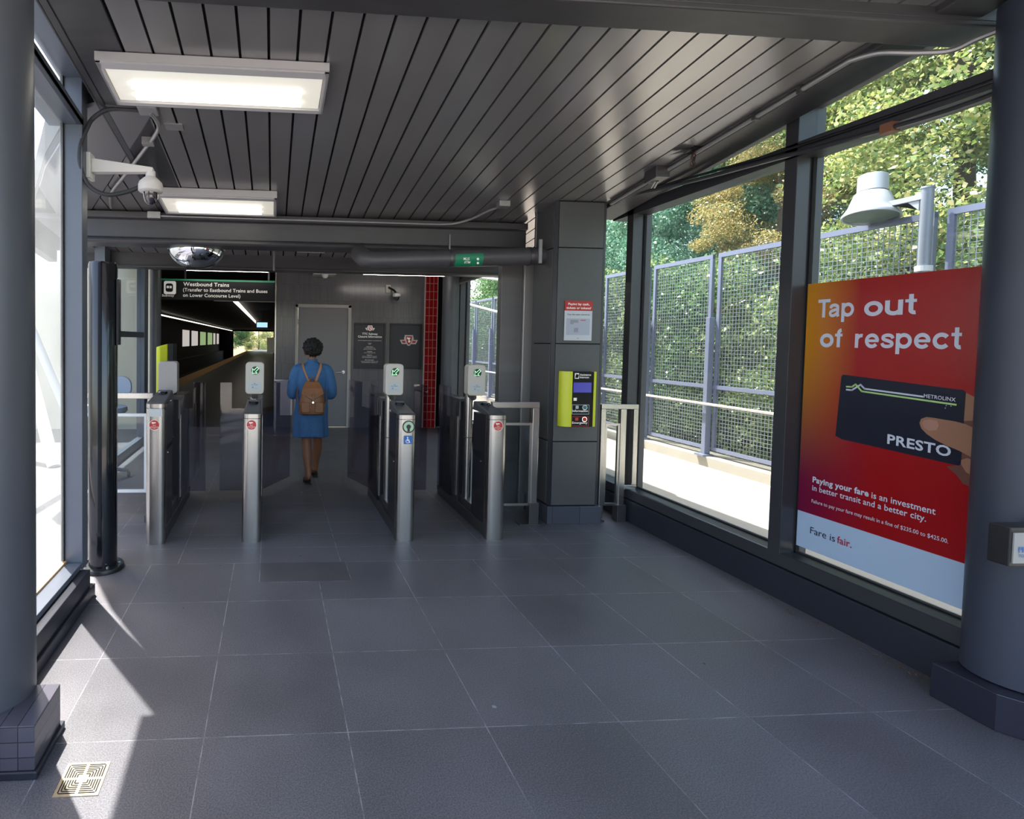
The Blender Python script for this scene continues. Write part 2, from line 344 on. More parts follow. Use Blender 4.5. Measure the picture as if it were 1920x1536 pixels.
def spline(pts, n=8):
    P = [Vector(p) for p in pts]; out = []
    for i in range(len(P)-1):
        a, b, c, d = P[max(i-1, 0)], P[i], P[i+1], P[min(i+2, len(P)-1)]
        for k in range(n):
            t = k/n; out.append(.5*((2*b)+(c-a)*t+(2*a-5*b+4*c-d)*t*t+(-a+3*b-3*c+d)*t**3))
    out.append(P[-1]); return out
CZ = lambda y: 2.95-.1206*(y-4.87)          # underside of the sloping ceiling
# ================================================================== SHELL
b = MB(); b.box(-3.4, 3.34, -.8, 10.5, -.12, 0); b.box(-12, -3.4, -6, 10.5, -.12, -.001)
struct(b.build('floor', m_floor()))
b = MB(); b.box(-14, 14, -22, -.8, -.12, -.004); struct(b.build('floor', concrete))
# ceiling boards with black reveals, one per 153 mm
b = MB(); x = -.805; y0, y1 = 1.9, 7.05
while x < 3.05:
    xa, xb = x+.0075, x+.1455
    b.m = 0
    b.hexa([(xa,y0,CZ(y0)),(xb,y0,CZ(y0)),(xb,y1,CZ(y1)),(xa,y1,CZ(y1))], [(xa,y0,CZ(y0)+.02),(xb,y0,CZ(y0)+.02),(xb,y1,CZ(y1)+.02),(xa,y1,CZ(y1)+.02)])
    x += .153
x = -.805-.153
while x > -2.2:
    xa, xb = x+.006, x+.147; ys = 3.72+(-.80-xb)*1.89
    if ys < 6.9: b.m = 0; b.hexa([(xa,ys+.28,CZ(ys+.28)),(xb,ys,CZ(ys)),(xb,y1,CZ(y1)),(xa,y1,CZ(y1))], [(xa,ys+.28,CZ(ys+.28)+.02),(xb,ys,CZ(ys)+.02),(xb,y1,CZ(y1)+.02),(xa,y1,CZ(y1)+.02)])
    x -= .153
def polyslab(b, pg, lo, hi):
    k_ = len(pg); b.add([(p[0],p[1],CZ(p[1])+lo) for p in pg]+[(p[0],p[1],CZ(p[1])+hi) for p in pg], [tuple(range(k_)), tuple(range(2*k_-1,k_-1,-1))]+[(i_,(i_+1)%k_,(i_+1)%k_+k_,i_+k_) for i_ in range(k_)])
WING = [(-1.12,3.66),(-1.24,3.68),(-1.81,4.58),(-2.02,4.99),(-2.65,6.2),(-2.65,7.05),(-1.12,7.05)]  # left roof extension, its outline shaped for the sun patch on the floor
b.m = 1; polyslab(b, WING, .021, .10)
b.m = 1; b.hexa([(-1.12,y0-2.7,CZ(y0-2.7)+.021),(3.2,y0-2.7,CZ(y0-2.7)+.021),(3.2,y1,CZ(y1)+.021),(-1.12,y1,CZ(y1)+.021)], [(-1.12,y0-2.7,CZ(y0-2.7)+.10),(3.2,y0-2.7,CZ(y0-2.7)+.10),(3.2,y1,CZ(y1)+.10),(-1.12,y1,CZ(y1)+.10)])
struct(b.build('ceiling', [board_m, black_m]))
# boards behind the camera side of the front beam
b = MB(); x = -.805
while x < 3.05:
    b.hexa([(x+.006,-.8,CZ(-.8)),(x+.147,-.8,CZ(-.8)),(x+.147,1.9,CZ(1.9)),(x+.006,1.9,CZ(1.9))], [(x+.006,-.8,CZ(-.8)+.02),(x+.147,-.8,CZ(-.8)+.02),(x+.147,1.9,CZ(1.9)+.02),(x+.006,1.9,CZ(1.9)+.02)]); x += .153
struct(b.build('ceiling', board_m))
def slab(b, xa, xb, ya, yb, lo, hi):
    b.hexa([(xa,ya,lo(ya)),(xb,ya,lo(ya)),(xb,yb,lo(yb)),(xa,yb,lo(yb))], [(xa,ya,hi(ya)),(xb,ya,hi(ya)),(xb,yb,hi(yb)),(xa,yb,hi(yb))])
# left soffit channel and roof slab
b = MB(); slab(b, -1.10, -.815, -.8, 7.05, lambda y: CZ(y), lambda y: CZ(y)+.02); slab(b, -1.115, -1.10, -.8, 7.05, lambda y: CZ(y)-.008, lambda y: CZ(y)+.22)
slab(b, -1.10, -1.06, -.8, 7.05, lambda y: CZ(y)-.008, lambda y: CZ(y))
struct(b.build('trim_1', beam_m, bevel=.004))
b = MB(); slab(b, -1.33, 3.62, -.8, 7.1, lambda y: CZ(y)+.24, lambda y: CZ(y)+.38); polyslab(b, WING, .11, .38); b.box(-2.75, 3.62, 7.1, 10.8, 3.06, 3.2)
struct(b.build('trim_2', beam_m))
# right edge beam
b = MB(); slab(b, 3.055, 3.30, -.8, 5.25, lambda y: CZ(y)-.035, lambda y: CZ(y)+.22); slab(b, 3.30, 3.5, -.8, 5.25, lambda y: CZ(y)+.05, lambda y: CZ(y)+.2); slab(b, 3.46, 3.52, -.8, 12, lambda y: max(CZ(y), 2.7)+.03, lambda y: max(CZ(y), 2.7)+.38)
struct(b.build('trim_3', beam_m, bevel=.006))
# front cross beam
b = MB(); b.box(-1.12, 3.42, 2.42, 2.61, 3.168, 3.2); b.box(-1.12, 3.42, 2.42, 2.45, 3.19, 3.62); b.box(-1.12, 3.42, 2.20, 2.45, 3.56, 3.62)
struct(b.build('trim_4', beam_m, bevel=.008))
# rear I beam over the gates
b = MB(); prof = [(5.46,2.86),(5.46,2.80),(5.50,2.785),(5.50,2.62),(5.44,2.60),(5.43,2.575),(5.45,2.555),(5.70,2.555),(5.70,2.60),(5.60,2.63),(5.60,2.86)]
b.prism([(p[0], p[1]) for p in prof], (-1.95,0,0), UY, UZ, (4.5,0,0))
struct(b.build('trim_5', beam_m, bevel=.006))
b = MB(); b.box(-2.35, 3.4, 6.98, 7.12, 2.53, 2.70); b.box(-2.35, 3.4, 6.94, 7.16, 2.515, 2.54)
struct(b.build('trim_6', beam_m, bevel=.005))
b = MB(); b.box(-2.5, 3.5, 7.12, 10.5, 2.98, 3.05)
struct(b.build('ceiling', mat('rear_ceiling', (.07,.068,.07), .5)))
b = MB(); polyslab(b, [(-1.10,3.6),(-.815,3.62),(-.80,3.70),(-2.25,6.45),(-2.02,4.99),(-1.81,4.58),(-1.22,3.66)], -.006, .018)
slab(b, -2.75, -2.65, 6.2, 7.05, lambda y: CZ(y)-.12, lambda y: CZ(y)+.3); slab(b, -2.35, -2.1, 5.7, 7.05, lambda y: CZ(y)-.03, lambda y: CZ(y)+.2)
struct(b.build('trim_7', mat('soffit_paint', (.17,.16,.17), .4, .2)))
# ------------------------------------------------------------ right wall: curb, sill, mullions, transom, glass
GX = 3.45
b = MB(); b.box(3.32, 3.62, -.8, 12.5, -.05, .205)
struct(b.build('baseboard_right', curb_m, bevel=.004))
b = MB(); b.box(3.335, 3.52, -.8, 12.5, .212, .295); b.hexa([(3.335,-.8,.295),(3.46,-.8,.295),(3.46,12.5,.295),(3.335,12.5,.295)], [(3.345,-.8,.30),(3.46,-.8,.306),(3.46,12.5,.306),(3.345,12.5,.30)])
def vm(b, y0, y1, top, bot=.29, x0=3.335, x1=3.52): b.box(x0, x1, y0, y1, bot, top)
vm(b, 3.36, 3.45, 3.19); vm(b, 4.98, 5.07, 3.0); vm(b, 2.02, 2.2, 3.3)
vm(b, 7.55, 7.88, 3.0); vm(b, 9.75, 9.9, 3.0); vm(b, .2, .37, 3.4)
b.box(3.335, 3.50, -.8, 5.3, 2.87, 2.965); b.box(3.335, 3.5, 7.2, 9.9, 2.76, 2.9)
struct(b.build('window_1', [frame_m], bevel=.003))
w1 = bpy.data.objects['window_1']
b = MB(); b.m = 0
for a, c in ((-.8,.2),(.37,2.02),(2.2,3.36),(3.45,4.98)): b.box(GX, GX+.012, a, c, .30, 3.3 if a < 4 else 3.1)
b.box(GX, GX+.012, 5.07, 6.6, .30, 2.9); b.box(GX, GX+.012, 7.88, 9.75, .30, 2.85)
b.build('glass_pane', glass_r, w1)
b = MB()
for a, c in ((2.2,3.36),(3.45,4.98),(7.88,9.75)):
    b.box(3.435, 3.46, a, a+.012, .3, 3.0); b.box(3.435, 3.46, c-.012, c, .3, 3.0); b.box(3.435, 3.46, a, c, .304, .314)
b.build('gasket', black_m, w1)
# right wall behind the pillar
b = MB(); b.box(3.36, 3.52, 9.9, 12, 0, 3.0)
struct(b.build('wall_right', frame_m))
# ------------------------------------------------------------ left wall: curb, window, end mullion
b = MB(); b.box(-1.42, -1.12, -.8, 3.60, 0, .075); b.box(-1.42, -1.135, -.8, 3.55, .075, .185)
struct(b.build('baseboard_left', curb_m, bevel=.004))
TL = lambda y: 2.96-.12*(y-3.57)
b = MB(); b.box(-1.40, -1.19, -.8, 3.56, .188, .222); b.box(-1.325, -1.19, 3.57, 3.67, .188, 3.3); b.box(-1.42, -1.185, 3.56, 3.68, .18, .20)
slab(b, -1.40, -1.19, -.8, 3.6, lambda y: TL(y), lambda y: TL(y)+.035); slab(b, -1.22, -1.19, -.8, 3.6, lambda y: TL(y), lambda y: TL(y)+.062); slab(b, -1.40, -1.33, -.8, 3.6, lambda y: TL(y), lambda y: TL(y)+.07)
slab(b, -1.33, -1.22, -.8, 3.6, lambda y: TL(y)+.045, lambda y: TL(y)+.062)
slab(b, -1.33, -1.14, -.8, 3.66, lambda y: TL(y)+.285, lambda y: TL(y)+.46)
b.box(-1.40, -1.19, 1.0, 1.12, .2, 3.5)
struct(b.build('window_2', [frame_lt], bevel=.003)); w2 = bpy.data.objects['window_2']
b = MB(); slab(b, -1.312, -1.30, 1.12, 3.57, lambda y: .222, lambda y: TL(y)); slab(b, -1.312, -1.30, 1.12, 3.57, lambda y: TL(y)+.062, lambda y: TL(y)+.30); slab(b, -1.312, -1.30, -.8, 1.0, lambda y: .222, lambda y: TL(y)+.3)
b.build('glass_pane', glass_l, w2)
b = MB(); b.box(-1.315, -1.297, 3.556, 3.57, .222, 3.28); b.build('gasket', black_m, w2)
b = MB(); b.box(-1.315, -1.285, 1.12, 3.57, .222, .236); b.build('glazing_bead', mat('tan_bead', (.55,.33,.17), .5), w2)
# glazed screen beyond the gates on the left
b = MB()
for y0, y1 in ((6.72,6.94),(8.75,9.0)): b.box(-2.10, -1.98, y0, y1, 0, 3.0)
b.box(-2.08, -1.99, 6.9, 8.8, 1.66, 1.74); b.box(-2.08, -1.99, 6.9, 8.8, 0, .12)
struct(b.build('window_3', frame_lt, bevel=.003)); w3 = bpy.data.objects['window_3']
b = MB(); b.box(-2.045, -2.035, 6.94, 8.75, .12, 2.95); b.build('glass_pane', glass_c, w3)
# ------------------------------------------------------------ rear wall with door, red tile strip
b = MB(); b.m = 0; b.box(.05, .43, 10.5, 10.75, 0, 3.0); b.box(1.47, 2.90, 10.5, 10.75, 0, 3.0); b.box(.43, 1.47, 10.5, 10.75, 2.33, 3.0)
b.m = 1; b.box(.03, .052, 10.48, 10.76, 0, 3.0)
struct(b.build('wall_back', [mosaic, steel]))
b = MB(); b.m = 0; b.box(2.90, 3.13, 10.46, 10.7, 0, 3.0); b.m = 1; b.box(2.885, 2.90, 10.45, 10.7, 0, 3.0); b.box(3.13, 3.14, 10.45, 10.7, 0, 3.0)
struct(b.build('trim_8', [redtile, mat('pale_edge', (.65,.48,.44), .4)]))
b = MB(); b.box(3.14, 3.32, 10.6, 10.75, 0, 3.0); struct(b.build('wall_back', dark_m))
b = MB(); b.box(.47, 1.41, 10.50, 10.55, .01, 2.27)
struct(b.build('door_1', door_m)); d1 = bpy.data.objects['door_1']
b = MB(); b.box(.415, .465, 10.46, 10.6, 0, 2.33); b.box(1.415, 1.475, 10.46, 10.6, 0, 2.33); b.box(.415, 1.475, 10.46, 10.6, 2.275, 2.335)
b.build('door_frame', dframe, d1, bevel=.004)
b = MB(); b.cyl((1.33,10.50,1.06), (1.33,10.46,1.06), .035); b.cyl((1.33,10.47,1.06), (1.33,10.43,1.06), .014); b.tube([(1.33,10.435,1.06),(1.25,10.435,1.058),(1.20,10.44,1.055)], .011)
b.build('door_handle', chrome, d1, smooth=True)
b = MB()
for z in (.3,1.15,2.0): b.cyl((.467,10.49,z-.05), (.467,10.49,z+.05), .009, 8)
b.build('hinge', steel, d1)
# ------------------------------------------------------------ platform tunnel beyond
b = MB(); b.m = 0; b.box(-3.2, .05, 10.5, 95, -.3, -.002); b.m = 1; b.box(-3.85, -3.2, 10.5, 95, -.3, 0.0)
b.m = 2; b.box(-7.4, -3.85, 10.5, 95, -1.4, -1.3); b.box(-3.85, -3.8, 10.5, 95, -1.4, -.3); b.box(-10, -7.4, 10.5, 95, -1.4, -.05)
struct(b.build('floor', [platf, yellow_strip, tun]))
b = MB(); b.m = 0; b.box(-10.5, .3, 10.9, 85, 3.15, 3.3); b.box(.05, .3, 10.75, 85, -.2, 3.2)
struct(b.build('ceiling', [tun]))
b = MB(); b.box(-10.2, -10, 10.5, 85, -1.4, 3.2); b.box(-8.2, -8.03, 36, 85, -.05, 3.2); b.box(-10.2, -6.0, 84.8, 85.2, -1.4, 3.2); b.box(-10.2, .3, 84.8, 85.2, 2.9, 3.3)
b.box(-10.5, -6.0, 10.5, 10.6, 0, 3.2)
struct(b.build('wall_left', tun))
for i, (y0, y1, m_) in enumerate(((50,54,glow_w),(55.5,60,glow_w),(62,67,glow_g),(69,74,glow_g),(75.5,78,glow_w),(80,83,glow_w))):
    b = MB(); b.box(-8.02, -8.0, y0, y1, .95, 2.45); struct(b.build('window_%d' % (4+i), m_))
b = MB(); b.box(-8.6, -8.45, 20, 20.3, -.05, 3.14)
o = b.build('platform_post', tun); tag(o, 'dark post on the far platform in front of the lit wall', 'post')
k = 0
for y0 in np.arange(19.2, 60, 5.2):
    b = MB(); b.box(-1.42, -1.27, y0, y0+5.0, 2.98, 3.02); o = b.build('ceiling_light', tube2_m); tag(o, 'strip light in the row above the near platform edge, seen below the black sign', 'light', 'near platform strip lights')
for y0 in np.arange(26, 84, 6.0):
    b = MB(); b.box(-6.30, -6.14, y0, y0+5.8, 2.93, 2.97); o = b.build('ceiling_light', tube2_m); tag(o, 'strip light in the long row over the far tracks', 'light', 'far track strip lights')
t = thing('train_display', (-.55, 29, 2.2), 'small blue lit train time screen hanging over the platform', 'screen')
b = MB(); b.box(-.85, -.30, 29, 29.1, 2.3, 2.55); b.build('screen', bluled, t); b = MB(); b.box(-.9, -.25, 29.02, 29.2, 2.25, 2.6); b.build('casing', dark_m, t); b = MB(); b.box(-.60,-.56,29.1,29.14,2.6,3.15); b.build('hanger', dark_m, t)
t = thing('destination_sign', (-9.0, 30, 2.3), 'black board with red lit lettering above the far platform', 'sign')
b = MB(); b.box(-9.3, -7.6, 30, 30.15, 2.35, 2.75); b.build('board', dark_m, t)
b = MB(); put_text(b, '+ 97 @', (-9.1, 29.99, 2.45), UX, UZ, .2, 1.3, .02); b.build('lettering', redled, t); b = MB(); b.box(-8.5,-8.46,30.05,30.1,2.75,3.15); b.build('hanger', dark_m, t)
o = MB().box(-.17, .045, 15.98, 16.3, 1.28, 1.72).build('information_panel', mat('panel_beige', (.8,.8,.66), .5)); tag(o, 'pale beige box fixed to the right wall of the platform', 'panel')
o = MB().box(-1.2, .03, 80, 80.2, 0, .01).build('floor_marking', tun); bpy.data.objects.remove(o)
# ================================================================== COLUMNS
t = thing('round_column', (-1.06, 2.32, 0), 'grey round steel column on a tiled plinth at the left edge', 'column')
b = MB(); b.cyl((-1.135,2.30,.2), (-1.135,2.30,3.2), .172, 48); b.build('shaft', grey, t, smooth=True)
b = MB(); b.m = 0; b.box(-1.5, -.87, 2.085, 2.34, .03, .2); b.build('plinth', [m_tiles('plinth_tile_left', (.085,.08,.105), (.03,.028,.032), .065, .058, oz=.022, ox=.0, w=.0018, axes=(0,2))], t, bevel=.003)
b = MB(); b.box(-1.5, -.858, 2.075, 2.36, 0, .03); b.build('plinth_foot', curb_m, t, bevel=.004)
t = thing('round_column', (3.38, 2.2, 0), 'large dark blue grey round column in front of the red poster', 'column')
b = MB(); b.cyl((3.385,2.22,.17), (3.385,2.22,3.2), .172, 48); b.build('shaft', mat('dark_column_paint', (.040,.048,.072), .4, noise_amt=.12, noise_scale=4), t, smooth=True)
b = MB(); b.prism([(3.14,2.36),(3.14,2.12),(3.22,2.02),(3.5,1.94),(3.75,1.94),(3.75,2.36)], (0,0,0), UX, UY, (0,0,.165)); b.build('plinth', mat('plinth_dark', (.02,.02,.036), .3), t, bevel=.004)
t = thing('round_column', (-1.92, 9.25, 0), 'slim grey round column beside the left end of the black overhead sign', 'column')
b = MB(); b.cyl((-1.92,9.25,0), (-1.92,9.25,3.0), .09, 28); b.build('shaft', grey, t, smooth=True)
t = thing('round_column', (3.15, 9.9, 0), 'dark round column between the red tile strip and the rear window', 'column')
b = MB(); b.cyl((3.18,9.8,0), (3.18,9.8,2.97), .15, 28); b.build('shaft', grey, t, smooth=True)
# square pillar with intercom
t = thing('square_pillar', (2.78, 5.1, 0), 'square dark grey panelled pillar carrying the yellow intercom', 'pillar')
b = MB(); b.box(2.57, 2.995, 4.885, 5.30, .16, 3.0); b.build('core', black_m, t)
zs = [.165, .757, 1.655, 2.525, 2.94]
for a, c in zip(zs[:-1], zs[1:]):
    b = MB(); b.box(2.565, 2.985, 4.87, 4.895, a+.004, c-.004); b.box(2.54, 2.565, 4.93, 5.30, a+.004, c-.004); b.box(2.99, 3.03, 4.93, 5.3, a+.004, c-.004)
    b.build('panel', colpanel, t, bevel=.003)
b = MB(); b.hexa([(2.54,4.915,.165),(2.56,4.875,.165),(2.575,4.89,.165),(2.555,4.92,.165)], [(2.54,4.915,2.95),(2.56,4.875,2.95),(2.575,4.89,2.95),(2.555,4.92,2.95)])
b.box(2.995, 3.015, 4.885, 4.92, .165, 2.95); b.build('corner_trim', frame_m, t)
b = MB(); b.box(2.52, 3.035, 4.85, 5.32, 0, .16); b.build('plinth', m_tiles('pillar_plinth', (.07,.075,.095), (.03,.03,.036), .26, .3, ox=.05, oz=-.1, w=.0025), t, bevel=.003)
# stainless casing behind the pillar
o = MB().box(2.545, 2.72, 5.50, 5.62, 0, 2.45).build('steel_casing', mat('casing_steel', (.42,.40,.40), .35, .35, noise_amt=.1, noise_scale=3), bevel=.006); tag(o, 'tall brushed steel casing just left of the square pillar', 'casing')
o = MB().box(2.32, 2.54, 5.53, 5.63, 0, 2.50).build('grey_casing', mat('matt_casing', (.16,.155,.155), .45, .3, noise_amt=.3, noise_scale=2, aniso=(.01,.01,3)), bevel=.004); tag(o, 'dull grey metal panel between rear window and steel casing', 'casing')
# ================================================================== BLACK POST
t = thing('black_post', (-1.2, 4.02, 0), 'thick glossy black cylindrical post standing at the left by the window end', 'post')
b = MB(); b.lathe((-1.197,4.02,0), [(.098,.03),(.098,2.16),(.092,2.175),(0.01,2.178)], 40); b.build('shaft', gloss_black, t, smooth=True)
b = MB(); b.lathe((-1.197,4.02,0), [(.145,0),(.145,.022),(.14,.03),(.1,.032)], 36); b.build('flange', dark_m, t, smooth=True)
for a in (-60, -10, 200, 120):
    b = MB(); q = (-1.197+.122*math.cos(math.radians(a)), 4.02+.122*math.sin(math.radians(a))); b.cyl((*q,.03), (*q,.05), .011, 6); b.build('bolt', chrome, t)
o = MB().box(-1.098, -1.082, 3.99, 4.05, 1.60, 2.06).build('side_strip', dark_m, t)
# ================================================================== FARE GATES
def ttc_sticker(mb_bg, mb_w, x, y, z, r=.042):
    mb_bg.disc((x, y, z), r, 'y'); mb_w.disc((x, y-.0008, z), r, 'y', r0=r*.93)
    mb_w.flat([(-.014,.012),(.012,.017),(.012,.024),(-.014,.024),(-.018,.028),(-.022,.02)], (x, y-.001, z-.002), UX, UZ)
    put_text(mb_w, 'Fare', (x, y-.001, z-.006), UX, UZ, .009, None, .01, True); put_text(mb_w, 'enforcement', (x, y-.001, z-.019), UX, UZ, .008, .066, .01, True); put_text(mb_w, 'in effect', (x, y-.001, z-.031), UX, UZ, .006, None, 0, True)
def gate(cx, y, label, kind, sticker, head, skew=0.):
    t = thing('fare_gate', (cx, y, 0), label, 'fare gate', 'row of fare gates')
    hgt = 1.13 if kind == 'first' else 1.05; w = .077
    # front pillar: rounded stadium
    b = MB(); b.prism([(cx+p[0], y+.062+p[1]) for p in rrect(2*w, .125, .045)], (0,0,.0), UX, UY, (0,0,hgt)); p = b.build('front_pillar', steel, t, smooth=True)
    b = MB(); b.prism([(cx+q[0], y+.062+q[1]) for q in rrect(2*w+.002, .127, .045)], (0,0,hgt-.038), UX, UY, (0,0,.004)); b.build('groove', black_m, p)
    if kind == 'first': b = MB(); b.box(cx-.05, cx+.055, y-.0015, y, hgt-.10, hgt-.035); b.build('label_plate', mat('plate', (.6,.62,.62), .3), p)
    bb, bw = MB(), MB()
    if sticker == 'red':
        ttc_sticker(bb, bw, cx-.005, y-.002, .963); s = bb.build('sticker', redst, p); bw.build('lettering', sign_w, s) if False else bw.build('sticker_print', sign_w, p)
    else:
        bb.disc((cx+.008, y-.002, .955), .052, 'y'); bb.disc((cx+.008,y-.0045,.955), .018, 'y'); bb.box(cx-.002,cx+.018,y-.005,y-.004,.915,.945); q = bb.build('reader_target', gloss_black, p)
        b = MB(); b.disc((cx+.008, y-.0035, .955), .042, 'y', r0=.019); b.build('ring', greenring, p)
        b = MB(); b.prism([(cx+.005+q_[0], .847+q_[1]) for q_ in rrect(.07,.07,.007)], (0,y-.003,0), UX, UZ, (0,.002,0)); b.build('accessible_symbol', blue_st, p)
        b = MB(); X0, Z0 = cx+.003, .845
        b.disc((X0-.002, y-.004, Z0+.022), .0055, 'y'); b.disc((X0-.001, y-.004, Z0-.009), .016, 'y', r0=.012)
        b.box(X0-.004, X0+.001, y-.0045, y-.004, Z0-.006, Z0+.016); b.box(X0-.004, X0+.012, y-.0045, y-.004, Z0-.008, Z0-.004); b.flat([(.010,-.006),(.014,-.006),(.022,-.022),(.017,-.024)], (X0,y-.004,Z0), UX, UZ); b.box(X0,X0+.011,y-.0045,y-.004,Z0+.003,Z0+.006)
        b.build('wheelchair_figure', sign_w, p)
    # cabinet behind pillar
    b = MB(); b.box(cx-.062, cx+.062, y+.115, y+.42, .02, hgt-.02); c = b.build('side_panel', smoke_panel, t, bevel=.004)
    for sx in (-1, 1):
        b = MB(); b.box(cx+sx*.0625-.001, cx+sx*.0625+.001, y+.13, y+.40, hgt-.40, hgt-.36); b.build('slot', black_m, c)
        b = MB(); b.cyl((cx+sx*.061, y+.22, hgt-.43), (cx+sx*.066, y+.22, hgt-.43), .008, 12); b.build('lock', chrome, c, smooth=True)
    # sloping lid
    b = MB(); b.hexa([(cx-w,y+.01,hgt-.005),(cx+w,y+.01,hgt-.005),(cx+.066,y+.44,hgt-.005),(cx-.066,y+.44,hgt-.005)], [(cx-w+.01,y+.03,hgt+.012),(cx+w-.01,y+.03,hgt+.012),(cx+.06,y+.43,hgt+.075),(cx-.06,y+.43,hgt+.075)])
    b.build('lid', lid_m, t, bevel=.008)
    b = MB(); b.lathe((cx+.0,y+.30,hgt+.056), [(.04,-.01),(.042,.012),(.036,.018),(.02,.014)], 28); b.build('card_reader', gloss_black, t, smooth=True)
    # reader post and head
    py = y+.58
    pq = y+.69; b = MB(); b.cyl((cx-.012, pq, .16), (cx-.012, pq, 1.19), .038, 28); b.cyl((cx-.005, py, 1.14), (cx-.005, pq, 1.16), .03, 16); po = b.build('reader_post', steel, t, smooth=True)
    b = MB(); b.lathe((cx-.012, pq, .75), [(.0385,-.004),(.0385,.004)], 28); b.build('joint', steel_dk, po)
    b = MB(); b.prism([(cx+q[0], 1.305+q[1]) for q in rrect(.165,.285,.03)], (0,py-.06,0), UX, UZ, (0,.11,0)); hd = b.build('reader_head', cream if head != 'blank' else mat('back_plate', (.33,.31,.30), .4, .4), t, bevel=.006)
    if head != 'blank':
        hx, hy, hz = cx, py-.0625, 1.375
        b = MB(); b.disc((hx+.005, hy, hz), .037, 'y'); b.build('arrow_lamp', arrow_bk, hd)
        b = MB()
        A = [(-.026,-.026),(.016,-.026),(.002,-.012),(.030,.016),(.016,.030),(-.012,.002),(-.026,.016)]
        for i in range(len(A)):
            p0, p1 = Vector(A[i]), Vector(A[(i+1)%len(A)]); d = (p1-p0).normalized(); nrm = Vector((-d.y, d.x))*.0022
            b.flat([tuple(p0+nrm-d*.002), tuple(p1+nrm+d*.002), tuple(p1-nrm+d*.002), tuple(p0-nrm-d*.002)], (hx+.005, hy-.001-.0001*i, hz), UX, UZ)
        b.build('arrow', arrow_g, hd)
        b = MB(); b.flat([(-.052,-.036),(.052,-.036),(.052,.036),(-.052,.036)], (hx, hy, 1.235), UX, UZ); b.build('label_plate', label_m, hd)
        b = MB(); put_text(b, 'Tap', (hx, hy-.001, 1.255), UX, UZ, .007, None, .02, True); put_text(b, 'your card here', (hx, hy-.001, 1.243), UX, UZ, .007, .06, .02, True); b.box(hx-.022,hx-.012,hy-.002,hy-.001,1.222,1.228); put_text(b, 'to exit station', (hx, hy-.001, 1.212), UX, UZ, .004, .06, 0, True); b.build('lettering', inkdk, hd)
    # rear housing, base skirt
    b = MB(); b.box(cx-.062, cx+.062, y+.80, y+1.42, .02, 1.10); b.build('rear_housing', smoke_panel, t, bevel=.006)
    b = MB(); b.box(cx-.066, cx+.066, y+.78, y+1.0, 1.08, 1.105); b.box(cx-.066, cx-.052, y+.78, y+.80, .9, 1.1); b.box(cx+.052, cx+.066, y+.78, y+.80, .9, 1.1); b.build('cap_rail', steel_dk, t, bevel=.003)
    for sx in (-1, 1):
        b = MB(); b.box(cx+sx*.066-.004, cx+sx*.066+.004, y+.83, y+.87, .15, .93); b.m = 1
        for z in np.arange(.2,.92,.10): b.cyl((cx+sx*.0695, y+.85, z), (cx+sx*.0706, y+.85, z), .006, 8)
        b.build('drilled_strip', [steel, black_m], t)
    b = MB(); b.box(cx-.07, cx+.07, y+.10, y+1.43, 0, .10); b.box(cx-.05, cx+.05, y+.42, y+.8, .1, .17); b.build('base_skirt', steel_dk, t, bevel=.004)
    return t
def pane(t, pts, th=.012, m=None):
    """pts: vertical sheet outline as (x,y,z)"""
    P = [Vector(p) for p in pts]; n = (P[1]-P[0]).cross(P[2]-P[0]).normalized()*th
    b = MB(); k = len(P); b.add(P+[p+n for p in P], [tuple(range(k)), tuple(range(2*k-1,k-1,-1))]+[(i,(i+1)%k,(i+1)%k+k,i+k) for i in range(k)])
    return b.build('glass_paddle', m or glass_s, t)
g0 = gate(-.925, 4.455, 'leftmost fare gate with a blank grey reader back above it', 'first', 'red', 'blank')
g1 = gate(-.160, 4.475, 'narrow fare gate just left of the walking woman, green arrow lit', 'x', 'red', 'arrow')
g2 = gate(1.108, 4.455, 'fare gate with the blue wheelchair sign and round card target', 'x', 'access', 'arrow')
g3 = gate(1.878, 4.46, 'rightmost fare gate beside the square pillar, red sticker and green arrow', 'x', 'red', 'arrow')
def paddle_shape(x0, x1, tip, y, yt=None):   # from post x0 to tip x1, tall tongue near tip
    f = lambda x: y+((yt or y)-y)*abs(x-x0)/max(abs(x1-x0), 1e-6)
    return [(x0,f(x0),.07),(x1,f(x1),.07),(x1,f(x1),1.17),(x1+(-.03 if x1 > x0 else .03)*0,f(x1),1.2),(tip,f(tip),1.2),(tip,f(tip),.93),(x0,f(x0),.93)]
pane(g0, paddle_shape(-.86, -.685, -.815, 5.80)); pane(g1, paddle_shape(-.225, -.54, -.42, 5.80))
pane(g1, paddle_shape(-.095, .20, .02, 5.86, 6.40)); pane(g2, paddle_shape(1.045, .88, .98, 5.88, 6.36))
pane(g2, paddle_shape(1.17, 1.65, 1.50, 5.79)); pane(g3, paddle_shape(1.815, 1.775, 1.80, 5.79))
pane(g3, [(1.80,5.45,.1),(1.80,5.8,.1),(1.80,5.8,1.2),(1.80,5.5,1.2)]); pane(g2, [(1.03,5.3,.1),(1.03,5.84,.1),(1.03,5.84,1.2),(1.03,5.4,1.2)])
